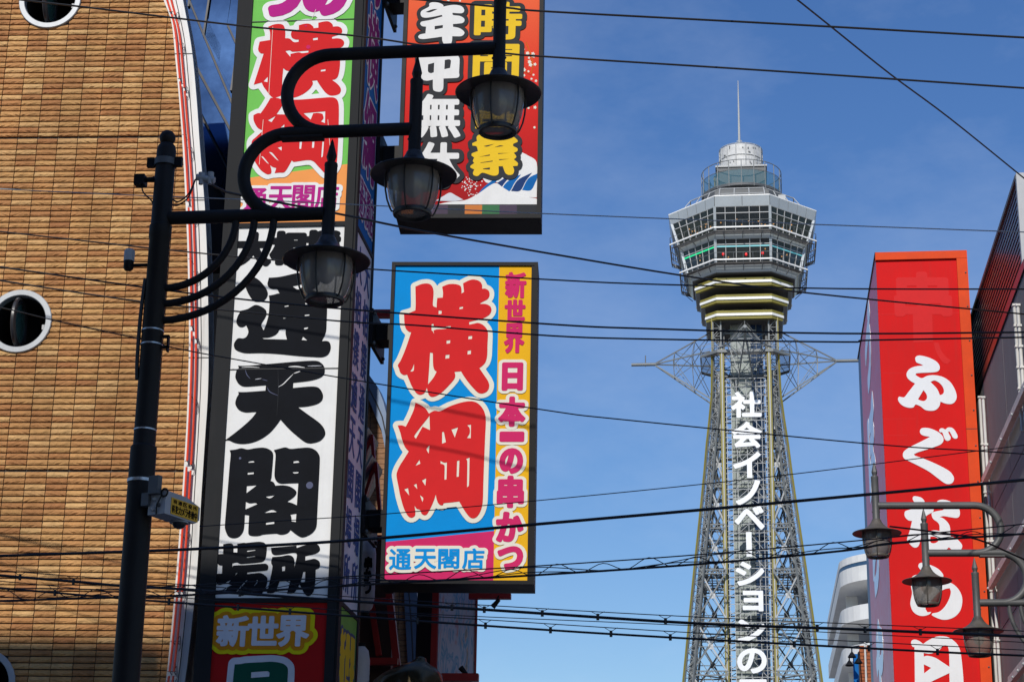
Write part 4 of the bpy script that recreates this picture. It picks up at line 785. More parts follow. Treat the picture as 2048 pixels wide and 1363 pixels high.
wire('topmost black cable running right from the red box sign', [(800, -4), (1007, 15), (1100, 23.6), (1560, 48), (2060, 76)], 21, 21, 2.6)
wire('black cable falling steeply across the upper right corner to the grey building', [(1575, -16), (1660, 52), (1780, 148), (1900, 237), (2060, 366)], 22, 30, 2.0)
wire('pale grey twisted wire level with the white observation deck roofline', [(-10, 377), (0, 378), (260, 390), (512, 400), (789, 413), (1085, 427), (1560, 446), (2060, 464.5)], 20, 20, 1.3, 'cable_grey')
wire('black cable dropping from the left pole top past the red sign to the right', [(395, 352), (440, 378), (480, 390), (669, 426), (789, 451), (877, 468), (1100, 507), (1360, 550), (1610, 585), (2060, 629)], 15, 26, 2.3)
wire('thin black cable meeting the top edge of the blue box sign', [(-10, 462), (0, 463), (245, 490), (338, 500), (568, 522), (741, 538), (1100, 559), (1300, 568), (1680, 577), (2060, 578)], 21, 21, 1.8)
wire('upper of two near-level cables below the deck and across the blue sign', [(-10, 532), (0, 533.7), (275, 572.6), (438, 593), (657, 615), (1100, 648), (1300, 657), (1680, 666.6), (2060, 664)], 21, 21, 2.2)
wire('lower of two near-level cables below the deck and across the blue sign', [(-10, 559), (0, 561), (275, 602), (460, 621), (693, 643), (829, 650), (1100, 671), (1300, 677.7), (1687, 683.5), (1740, 680), (2060, 674)], 21.5, 21.5, 2.0)
wire('slim cable sloping down from the round window across the tower letters', [(-10, 612), (21, 618.7), (120, 643), (282, 678), (371, 700), (561, 734), (767, 769), (1100, 821), (1240, 838), (1740, 887), (1955, 901), (2060, 908)], 21, 21, 1.5)
wire('very thin wire rising from the camera label to the red pillar', [(399, 1052), (560, 1041), (771, 1027), (1078, 1000), (1400, 968), (1640, 941), (1955, 901), (2060, 888)], 20, 20, 1.1)
wire('thick black cable rising from lower left to the grey building at right', [(-10, 1111), (0, 1110.7), (236, 1103), (410, 1096), (700, 1080), (1071, 1047.7), (1400, 1019), (1640, 997), (2060, 958)], 19, 19, 3.6)
wire('single thin wire between the two sagging lower cables', [(700, 1219), (950, 1231.5), (1400, 1250.6), (1667, 1264), (2060, 1284)], 22, 22, 1.0)
wire('short cable dropping right from the twisted bundle over the grey wall', [(1780, 1052), (1860, 1062), (1955, 1078), (2060, 1123)], 22, 24, 2.0)
def px_interp(px, x): return float(np.interp(x, [p[0] for p in px], [p[1] for p in px]))
# lashed bundle
low = [(-10, 1201), (232, 1194), (376, 1189), (650, 1173), (906, 1158), (1075, 1149), (1400, 1127), (1691, 1100), (1793, 1084.5), (2060, 1066)]
upp = [(-10, 1176), (222, 1178), (362, 1170.5), (650, 1154.6), (1071, 1131), (1400, 1108), (1708, 1081), (2060, 1046)]
cb = thing('lashed_cable', 'cable bundle with spiral lashing rising to the right below the blue sign', 'cable', atY(1075, 1149, 21.5), 'overhead cables')
wire('', low, 21.5, 21.5, 2.6, parent=cb); wire('', upp, 21.5, 21.5, 1.5, parent=cb, name='messenger_wire')
zz = []
for i, x in enumerate(range(10, 2050, 46)):
    a, c = px_interp(low, x), px_interp(upp, x); zz.append(atY(x, (a+1) if i % 2 else c+(4 if i % 4 else -1), 21.48))
mk('lashing_wire', B().path(crom(zz, 5), .0052, 5), 'cable', cb)
tw = [atY(x, px_interp(low, x)*.62+px_interp(upp, x)*.38+9*math.sin(x/61.), 21.46) for x in range(-10, 2060, 30)]; mk('loose_strand', B().path(crom(tw, 4), .0058, 5), 'cable', cb)
tw = [atY(x, px_interp(low, x)-2+4*math.sin(x/47.+1), 21.46) for x in range(-10, 2060, 30)]; mk('loose_strand', B().path(crom(tw, 4), .006, 5), 'cable', cb)
def hung(label, main, mess, Y, r, hang):
    cb = thing('hung_cable', label, 'cable', atY(1100, px_interp(main, 1100), Y), 'overhead cables')
    wire('', main, Y, Y, r, parent=cb); wire('', mess, Y, Y, 1.1, parent=cb, name='messenger_wire')
    for x in hang:
        a, c = px_interp(main, x), px_interp(mess, x); b = B()
        p = atY(x, a, Y); h = atY(x, c, Y)-p
        b.path([p+Vector((0, 0, -.035)), p+Vector((0, 0, .035))], .017, 8); b.path([p+h*.35, p+h+Vector((-.075, 0, 0))], .0035, 5); b.path([p+h*.35, p+h+Vector((.075, 0, 0))], .0035, 5); b.path([p, p+h*.4], .006, 5)
        mk('hanger', b, 'cable', cb)
hung('thicker upper sagging cable hung from a messenger wire across the bottom', [(-10, 1149), (0, 1150), (147, 1162), (236, 1170), (355, 1176.6), (700, 1201), (979, 1218.7), (1400, 1246), (1691, 1256.6), (2060, 1272.5)], [(-10, 1139), (0, 1140), (236, 1158), (650, 1189), (1000, 1211), (1400, 1233), (2060, 1261.5)], 22, 3.4, (40, 147, 480, 904, 968.6, 1084.6, 1195.6, 1331, 1634.6, 1730, 1840.8))
hung('thinner lower sagging cable hung from a messenger wire across the bottom', [(-10, 1174), (0, 1175), (222, 1194), (283, 1199.5), (338, 1203), (700, 1231), (1100, 1259), (1400, 1277), (1875, 1302.6), (2060, 1310.5)], [(-10, 1160), (222, 1182), (650, 1217), (1000, 1240), (1400, 1265), (2060, 1299.5)], 22.6, 2.6, (110, 338, 476, 580, 835, 971, 1101, 1222, 1340.6, 1459, 1588.6, 1738, 1875))

# ------------------------------------------------------------------ red sign pillar, right
PY_ = 40.0
PP = Plane(atY(1850, 900, PY_), 0)
pil = thing('sign_pillar', 'tall red sign pillar with white brush characters on the right', 'sign', (3.9, 42, 0))
pu0, pu1 = (PP.uv(1752, 507)[0]+PP.uv(1788, 1363)[0])/2, (PP.uv(1935, 502)[0]+PP.uv(1982, 1363)[0])/2
ptop = PP.uv(1840, 504)[1]; pbot = -PP.P.z; XP0 = PP.w(pu0, 0).x; XP1 = PP.w(pu1, 0).x
PD = atX(1715, 685, XP0).y-PY_
mk('pillar_core', B().box(XP0+.03, PY_+.06, 0, XP1-.03, PY_+PD-.03, PP.P.z+ptop-.05), 'black_metal', pil)
b = B(); tw_ = .17
b.pbox(PP, pu0-.012, ptop-.17, pu1, ptop, -.1, .05); mk('top_trim', b, 'pillar_trim', pil)
b = B(); b.pbox(PP, pu1-.22, pbot, pu1, ptop-.172, -.1, .045); mk('edge_trim', b, 'pillar_trim', pil)
face = panel(PP, [[(pu0, pbot), (pu1-.222, pbot), (pu1-.222, ptop-.172), (pu0, ptop-.172)]], -.058, 0, 'pillar_red', pil, 'face')
for k in range(16): mk('fixing', B().sphere(PP.w(pu1-.05, ptop-.5-k*.75, .048), .018, 8, 6), 'steel_dark', pil)
for z_ in (ptop-3.9, ptop-8.1): mk('trim_joint', B().pbox(PP, pu1-.221, z_, pu1+.001, z_+.014, 0, .0465), 'joint', pil)
PL = Plane((XP0, PY_, PP.P.z), 0, 'left')
lf = panel(PL, [[(-PD+.9, pbot), (-.065, pbot), (-.065, ptop-.03), (-PD+.9, ptop-.03)]], -.028, 0, 'pillar_red_glossy', pil, 'side_face')
panel(PL, [[(-PD, pbot), (-PD+.895, pbot), (-PD+.895, ptop-.03), (-PD, ptop-.03)]], -.028, -.002, 'pillar_navy', pil, 'side_strip')
mk('side_cap', B().pbox(PL, -PD-.02, ptop-.028, .0, ptop+.02, -.05, .02), 'dark_wood', pil)
# seams of the film and the ghost of an older inscription
for pxs in (((1756, 629), (1928, 625)), ((1766, 746), (1808, 745)), ((1770, 870), (1815, 870)), ((1767, 838), (1830, 836))):
    a, c = PP.uv(*pxs[0]), PP.uv(*pxs[1]); mk('film_seam', B().pbox(PP, a[0], (a[1]+c[1])/2-.006, c[0], (a[1]+c[1])/2+.006, 0, .0015), 'pillar_ghost', face)
for ch, q, nm in (('串', (1792, 548, 1896, 640), ''), ):
    letter(PP, face, fglyph(PP, ch, skew(*q, .04)), [(.055, 'pillar_ghost')], name='faded_letter', d=.002, t=.002, ax=.9)
letter(PP, face, traced(PP, 1740, 500, 4.26, [[(545, 785), (585, 790), (610, 860), (650, 910), (690, 940), (660, 970), (620, 955), (580, 900), (555, 840)]]), [(0, 'pillar_ghost')], name='faded_letter', d=.002, t=.002)
letter(PP, face, traced(PP, 1740, 500, 4.26, [[(365, 545), (530, 545), (535, 780), (370, 785)]], 30), [(0, 'pillar_ghost')], name='faded_patch', d=.0015, t=.001)
F_fu = [[(385,920),(400,902),(430,898),(500,915),(560,945),(590,980),(592,1015),(570,1035),(520,1042),(440,1045),(395,1050),(387,1062),(410,1078),(443,1090),(490,1070),(550,1065),(620,1080),(680,1120),(720,1180),(738,1240),(730,1280),(700,1308),(650,1308),(600,1290),(590,1330),(560,1360),(520,1368),(470,1360),(430,1330),(388,1315),(370,1338),(330,1342),(280,1325),(248,1295),(238,1265),(250,1248),(275,1253),(295,1250),(330,1205),(384,1137),(340,1110),(315,1080),(313,1045),(340,1010),(390,990),(455,983),(430,970),(395,955)], [(515,1122),(550,1110),(590,1130),(620,1165),(630,1200),(620,1225),(595,1235),(570,1180)], [(455,1192),(480,1225),(485,1260),(465,1283),(435,1282),(408,1270)]]
F_gu = [[(388,160),(400,130),(440,122),(500,132),(570,165),(610,205),(618,245),(595,280),(540,305),(450,335),(370,360),(328,380),(345,395),(420,420),(560,480),(670,540),(710,585),(720,625),(700,660),(660,670),(620,655),(560,610),(480,550),(400,505),(290,450),(235,420),(222,385),(235,350),(290,310),(400,255),(488,210),(430,200),(400,185)], [(575,148),(590,128),(615,128),(636,138),(660,120),(700,122),(730,150),(755,200),(752,222),(730,228),(708,215),(690,180),(675,158),(663,160),(670,180),(688,215),(680,240),(655,249),(632,235),(615,190),(605,168),(585,165)]]
F_na = [[(318,815),(325,790),(350,787),(400,800),(430,830),(442,868),(480,860),(510,875),(522,905),(515,940),(470,965),(430,1000),(420,1060),(400,1180),(380,1260),(355,1285),(320,1280),(280,1240),(263,1210),(270,1180),(290,1120),(312,1027),(275,1020),(245,990),(238,955),(250,930),(300,915),(345,905),(352,850),(335,845)], [(553,855),(565,830),(610,820),(670,832),(730,865),(770,910),(778,960),(765,990),(735,998),(680,990),(620,980),(580,988),(620,1005),(665,1050),(683,1100),(687,1170),(740,1195),(790,1245),(800,1280),(780,1315),(740,1330),(710,1315),(670,1283),(640,1310),(590,1332),(530,1330),(470,1300),(440,1240),(450,1170),(480,1130),(530,1118),(580,1125),(578,1070),(560,1040),(520,1010),(505,980),(505,950),(540,935),(620,920),(610,910),(575,885)], [(490,1180),(530,1180),(565,1200),(560,1230),(520,1245),(490,1230)]]
F_ra = [[(345,160),(360,132),(400,128),(470,150),(550,190),(600,245),(600,285),(570,313),(530,310),(480,280),(420,235),(360,190)], [(270,310),(275,280),(310,255),(385,243),(380,300),(375,380),(380,420),(450,365),(540,325),(620,320),(700,345),(760,400),(795,470),(800,540),(780,620),(730,680),(660,712),(590,715),(520,690),(485,670),(490,652),(560,635),(620,580),(665,500),(682,430),(670,390),(620,400),(550,440),(480,520),(420,590),(440,640),(480,635),(460,660),(400,678),(340,668),(290,630),(265,570),(265,520),(280,440),(270,380)]]
F_kai = [[(270,960),(280,930),(315,922),(360,940),(395,968),(440,935),(520,895),(590,887),(660,900),(730,950),(770,1010),(790,1100),(810,1300),(820,1500),(310,1500),(308,1200),(305,1000),(285,995)], [(400,1060),(470,1068),(550,1040),(610,985),(650,985),(662,1040),(665,1100),(668,1205),(600,1160),(520,1110),(440,1090),(402,1098)], [(402,1178),(478,1215),(405,1272)], [(667,1268),(470,1363),(410,1400),(670,1400)]]
for ox, oy, s_, lp in ((1740, 500, 4.26, F_fu), (1760, 830, 4.868, F_gu), (1760, 830, 4.868, F_na), (1770, 1100, 5.182, F_ra), (1770, 1100, 5.182, F_kai)):
    letter(PP, face, traced(PP, ox, oy, s_, lp, 75), [(0, 'pillar_letter')], d=.004)
def lrect(x0, y0, x1, y1, k=.05): return skew(x0, y0, x1, y1, k)
for ch, q in (('づ', (1731, 614, 1742, 780)), ('ぼ', (1737, 802, 1750, 985)), ('ら', (1746, 1030, 1757, 1180)), ('や', (1754, 1240, 1767, 1400))):
    u0, v0_ = PL.uv(q[0], (q[1]+q[3])/2); u1, v1_ = PL.uv(q[2], (q[1]+q[3])/2); vt = PL.uv((q[0]+q[2])/2, q[1])[1]; vb = PL.uv((q[0]+q[2])/2, q[3])[1]
    letter(PL, lf, uvbox(PL, ch, u0, vb, u1, vt), [(.15, 'side_letter')], d=.004, res=120, ax=.9)

# ------------------------------------------------------------------ dark grey building, right
XW = 5.0
PW = Plane((XW, 36, 10), 0, 'left')
gbld = thing('grey_building', 'dark grey metal-clad building at far right with a black slatted top', 'building', (9, 36, 0))
def wz(x, y): p = atX(x, y, XW); return (p.y, p.z)
yA = wz(2037, 420)[0]; zT = (wz(2040, 350)[1]+wz(1945, 610)[1])/2; zM = (wz(1955, 795)[1]+wz(2037, 560)[1])/2; yE = 46.0
mk('wall_core', B().box(XW+.05, 22, 0, 16, yE, zM-.05), 'wall_grey', gbld)
b = B(); b.box(XW+.06, yA+.1, zM-.04, 15.9, yE-.1, zT-.02); mk('top_core', b, 'joint', gbld)
ns = 13
for k in range(ns):
    z0 = zM+.16+(zT-zM-.22)*k/ns; z1 = zM+.16+(zT-zM-.22)*(k+1)/ns-.022
    for ya, yb2 in ((yA, yA+2.4), (yA+2.41, yA+5.6), (yA+5.61, yE)): mk('slat', B().hexa([(XW, ya, z0), (XW+.06, ya, z0), (XW+.06, yb2, z0), (XW, yb2, z0), (XW+.012, ya, z1), (XW+.06, ya, z1), (XW+.06, yb2, z1), (XW+.012, yb2, z1)]), 'clad_dark', gbld)
mk('coping', B().box(XW-.03, yA-.06, zT-.06, XW+.2, yE, zT+.02), 'steel_dark', gbld)
mk('ledge', B().box(XW-.02, yA-.3, zM-.02, XW+.1, yE, zM+.14), 'clad_dark', gbld)
mk('corner_post', B().box(XW-.02, yA-.14, zM+.141, XW+.12, yA-.01, zT+.021), 'light_grey', gbld)
mk('front_panel', B().box(XW+.3, yA-.1, zM-.2, 15.8, yA+.05, zT+.03), 'light_grey', gbld)
# metal sheets of the lower wall
ys_ = [22, 26.2, 30.0, 33.4, 36.7, 40.2, 43, yE]; zs_ = [0.0, 3.6, 6.2, 8.6, 11.0, zM-.06]
for i in range(len(ys_)-1):
    for j in range(len(zs_)-1): mk('wall_panel', B().box(XW, ys_[i]+.012, zs_[j]+.012, XW+.048, ys_[i+1]-.012, zs_[j+1]-.012), 'wall_grey', gbld)
# window recess at the frame edge
mk('window', B().box(XW-.012, 31.2, 9.0, XW-.002, 32.4, 10.9), 'dark_room', gbld)
def wall_pt(x, y, d=.06): p = atX(x, y, XW-d); return p
for px0, px1 in (((1957, 800), (1997, 1380)), ((1964, 800), (2004, 1380)), ((2028, 612), (2046, 860)), ((2035, 612), (2053, 860))):
    a, c = wall_pt(*px0), wall_pt(*px1); y_ = (a.y+c.y)/2; mk('white_pipe', B().path([(XW-.06, y_, a.z), (XW-.06, y_, c.z)], .032, 10), 'pipe_white', gbld, True)
    for k in range(6):
        zz_ = a.z+(c.z-a.z)*k/6; mk('pipe_clip', B().box(XW-.1, y_-.05, zz_-.02, XW-.02, y_+.05, zz_+.02), 'pipe_white', gbld)
for (a, c) in (((1968, 958), (2030, 828)), ((1982, 1182), (2052, 1035)), ((2022, 1372), (2052, 1310))):
    p, q = wall_pt(*a, .12), wall_pt(*c, .12); zm_ = (p.z+q.z)/2; p.z = q.z = zm_
    rl = mk('wall_rail', B().beam(p, q+(q-p)*1.2, .1, .14), 'rail_steel', gbld)
    for k in range(5): w = p.lerp(q, k/3.); mk('rail_lamp', B().sphere(w+Vector((-.05, 0, -.04)), .03, 10, 6), 'light_grey', rl, True)
b = B(); b.path(crom([(XP1+.1, 44.5, zM+.6), (XP1+.1, 44.5, zM+1.35), (XP1+.35, 44.5, zM+1.6), (XW+.3, 44.5, zM+1.6)], 6), .3, 14); tag(mk('vent_duct', b, 'light_grey', None, True), 'pale grey vent duct between the red pillar top and slatted wall', 'duct')

# ------------------------------------------------------------------ curved white apartment block
ap = thing('apartment_building', 'distant white apartment block with rounded corner balconies beside the red pillar', 'building', (15, 165, 0))
AX = atY(1664, 1215, 152).x+.75; R_ = 4.5; AY = 150
def aplan(ins):
    r = R_-ins; pts = [(AX+ins, AY+30)]
    pts += [(AX+R_-r*math.cos(math.radians(a)), AY+R_-r*math.sin(math.radians(a))) for a in range(0, 91, 9)]
    return pts+[(AX+34, AY+ins), (AX+34, AY+30)]
def slab(name, ins, z0, z1, m, parent, ins2=None):
    pl_ = aplan(ins); return mk(name, B().prism(pl_, lambda x, y: (x, y, z0), lambda x, y: (x, y, z1)), m, parent)
ztop = atY(1725, 1104, 150.5).z; fl = 2.98
mk('core', B().prism(aplan(2.6), lambda x, y: (x, y, 0), lambda x, y: (x, y, ztop-.4)), 'interior_grey', ap)
slab('roof_band', .0, ztop-.55, ztop, 'concrete_white', ap); slab('roof_stripe', .03, ztop-.85, ztop-.551, 'stripe_blue', ap)
zf = ztop-.852
for k in range(11):
    hb = 1.15; zb_ = zf-hb-k*fl
    if zb_ < 0: break
    slab('balcony', .0, zb_, zb_+hb, 'concrete_white', ap)
    for i, (x, y) in enumerate(((AX+R_+1.2, AY+.6), (AX+R_+5.5, AY+.6), (AX+R_+10, AY+.6), (AX+.7, AY+R_+3))):
        mk('divider', B().box(x, y, zb_-1.82, x+.1, y+.85, zb_-.002) if i < 3 else B().box(x-.1, y, zb_-1.82, x+.8, y+.1, zb_-.002), 'concrete_white', ap)
        mk('window', B().box(x+.5, AY+2.54, zb_-1.8, x+2.6, AY+2.58, zb_-.2) if i < 3 else B().box(AX+2.54, y+.5, zb_-1.8, AX+2.58, y+2.6, zb_-.2), 'tower_glass', ap)
    mk('drain_pipe', B().path([(AX+2.2, AY+2.0, zb_-.12), (AX+2.9, AY+2.0, zb_-.12), (AX+2.95, AY+2.0, zb_-1.6)], .07, 8), 'stripe_blue', ap)

# ------------------------------------------------------------------ little brick pier with floodlights by the pillar foot
pb = atY(1718, 1290, 60); pc = atY(1742, 1290, 60)
bp = thing('brick_pier', 'narrow orange brick pier beside the foot of the red pillar', 'wall', (pb.x, 60, 0))
mk('core', B().box(pb.x+.03, 60.03, 0, pc.x+.6, 62, pb.z-.05), 'grout', bp)
brick_mat('orange_brick', [(.36, .1, .04), (.44, .14, .055), (.4, .12, .05)])
b = B(); zz_ = pb.z; row = 0
while zz_ > pb.z-4:
    x = pb.x-(.1 if row % 2 else 0)
    while x < pc.x+.6:
        b.box(max(x, pb.x), 60, zz_-.09, min(x+.21, pc.x+.62), 60.06, zz_); x += .225
    zz_ -= .105; row += 1
o = mk('brick_field', b, 'orange_brick', bp); o['kind'] = 'stuff'
mk('pipe', B().path([(pb.x+.17, 59.95, pb.z+.1), (pb.x+.17, 59.95, 2)], .03, 8), 'pipe_white', bp, True)
for i, (x, y) in enumerate(((1704, 1313), (1699, 1330), (1717, 1325))):
    p = atY(x, y, 59); lamp = thing('floodlight', ('small dark floodlight nearest the white apartment block, upper', 'small dark floodlight nearest the white apartment block, lower', 'small dark floodlight against the orange brick pier')[i], 'floodlight', p, 'floodlights by the brick pier')
    mk('shade', B().lathe([(.02, .16), (.05, .12), (.13, .0), (.12, -.01)], 14, p), 'black_metal', lamp, True); mk('stem', B().path([p+Vector((0, 0, .15)), p+Vector((.02, .3, .35)), (pb.x, 60, p.z+.5)], .02, 6), 'black_metal', lamp)
q0, q1 = atY(1706, 1320, 59.6), atY(1718, 1320, 59.6)
tag(mk('banner', B().box(q0.x, 59.6, q0.z-4, q1.x-.02, 59.64, q0.z+.2), 'p_blue'), 'blue and white banner hanging left of the orange brick pier', 'banner')

# ------------------------------------------------------------------ the steel observation tower
TX, TY = .9, 230.0
tw_ = thing('observation_tower', 'tall steel lattice observation tower with two-storey octagonal deck and vertical white letters', 'tower', (TX, TY, 0))
FH = 3.27
def T(x, y, z): return Vector((TX+x, TY+y, z))
def octo(a, f=FH): return [(-f, -a), (f, -a), (a, -f), (a, f), (f, a), (-f, a), (-a, f), (-a, -f)]
def oring(b, a0, z0, a1, z1, t=.25):
    """sloping band between two octagons with thickness t inwards"""
    p0, p1 = octo(a0), octo(a1); q0, q1 = octo(a0-t), octo(a1-t)
    for i in range(8):
        j = (i+1) % 8; b.hexa([T(*p0[i], z0), T(*p0[j], z0), T(*q0[j], z0), T(*q0[i], z0), T(*p1[i], z1), T(*p1[j], z1), T(*q1[j], z1), T(*q1[i], z1)])
    return b
def oplate(b, a, z0, z1, hole=None):
    p = octo(a)
    if hole is None: return b.prism(p, lambda x, y: T(x, y, z0), lambda x, y: T(x, y, z1))
    return oring(b, a, z0, a, z1, a-hole)
# ---- mast, drum, roof house
mk('mast', B().path([T(-.15, 0, 102.3), T(-.15, 0, 106), T(-.15, 0, 109.5), T(-.15, 0, 112.2)], [.17, .13, .09, .04], 8), 'steel_light', tw_, True)
b = B(); b.path([T(-.5, 0, 103.9), T(.2, 0, 103.9)], .05, 6); b.path([T(-.15, 0, 104.2), T(.9, 0, 102.6)], .025, 5); b.path([T(-.15, 0, 104.2), T(-1.2, 0, 102.6)], .025, 5); mk('mast_stay', b, 'steel_light', tw_)
dr = mk('drum', B().lathe([(2.3, 99.3), (2.3, 102.1), (0.01, 102.1)], 28, (TX, TY, 0)), 'drum_white', tw_, True)
ncol = 14
for i in range(ncol):
    for j in range(2):
        a0, a1 = 2*math.pi*i/ncol+.02, 2*math.pi*(i+1)/ncol-.02; z0, z1 = 99.5+j*1.5, 99.5+j*1.5+1.42; b = B(); V = []
        for k in range(4):
            a = a0+(a1-a0)*k/3
            for z in (z0, z1): V.append(T(2.62*math.cos(a), 2.62*math.sin(a), z))
        b.add(V, [(2*k, 2*k+2, 2*k+3, 2*k+1) for k in range(3)]); mk('drum_panel', b, 'drum_white', dr)
for z in (99.45, 101.0, 102.5): mk('drum_hoop', B().ring(T(0, 0, z), 2.66, .05, 36, 6), 'steel_light', dr, True)
for i in range(ncol): a = 2*math.pi*i/ncol; mk('drum_post', B().path([T(2.66*math.cos(a), 2.66*math.sin(a), 99.4), T(2.66*math.cos(a), 2.66*math.sin(a), 102.5)], .055, 6), 'steel_light', dr)
for k in range(26):
    a = rng.uniform(3.3, 6.1); z = rng.uniform(99.7, 102.3); mk('drum_lamp', B().box(*(T(2.68*math.cos(a)-.06, 2.68*math.sin(a)-.05, z)), *(T(2.68*math.cos(a)+.06, 2.68*math.sin(a)+.02, z+.12))), 'steel_dark', dr)
mk('roof_house', B().box(TX-3, TY-3, 95.6, TX+3, TY+3, 99.1), 'steel_dark', tw_); mk('roof_house_cap', B().box(TX-3.15, TY-3.15, 99.1, TX+3.15, TY+3.15, 99.3), 'steel_light', tw_)
b = B(); b.lathe([(3.2, 95.55), (4.6, 95.75), (4.95, 95.95), (4.95, 96.2), (3.0, 96.2)], 36, (TX, TY, 0)); mk('round_deck', b, 'steel_dark', tw_, True)
for i in range(20):
    a0, a1 = 2*math.pi*i/20, 2*math.pi*(i+1)/20; r = 4.9
    b = B(); b.path([T(r*math.cos(a0), r*math.sin(a0), 95.9), T(r*math.cos(a0), r*math.sin(a0), 99.3)], .05, 6); mk('rail_post', b, 'steel', tw_)
    b = B(); b.add([T(r*math.cos(a0), r*math.sin(a0), 96.3), T(r*math.cos(a1), r*math.sin(a1), 96.3), T(r*math.cos(a1), r*math.sin(a1), 98.0), T(r*math.cos(a0), r*math.sin(a0), 98.0)], [(0, 1, 2, 3)]); mk('balustrade_pane', b, 'teal_glass', tw_)
for z, r in ((99.3, .05), (98.05, .04), (96.25, .05)): mk('handrail', B().ring(T(0, 0, z), 4.9, r, 40, 6), 'steel', tw_, True)
# ---- plant level under the round deck
mk('plant_room', oplate(B(), 4.6, 92.95, 95.5), 'steel_dark', tw_)
for k in range(18):
    x = rng.uniform(-4.4, 4.4); w = rng.uniform(.3, .9); mk('plant_box', B().box(TX+x, TY-5.1, 92.96, TX+x+w, TY-4.7, 92.96+rng.uniform(.6, 1.6)), ('steel_light', 'clad_pale', 'steel', 'deck_soffit')[k % 4], tw_)
for a, z in ((6.6, 94.1), (6.3, 94.9)):
    p = octo(a, 2.6)
    for i in range(8): mk('guard_rail', B().path([T(*p[i], z), T(*p[(i+1) % 8], z)], .07, 6), 'steel_light', tw_)
p0, p1 = octo(6.9, 2.7), octo(6.2, 2.6)
for i in range(8):
    for t in (0, .33, .66): 
        a = Vector(p0[i]).lerp(Vector(p0[(i+1) % 8]), t); c = Vector(p1[i]).lerp(Vector(p1[(i+1) % 8]), t); mk('guard_post', B().path([T(a.x, a.y, 92.9), T(a.x, a.y, 94.1), T(c.x, c.y, 95.0)], .06, 6), 'steel_light', tw_)
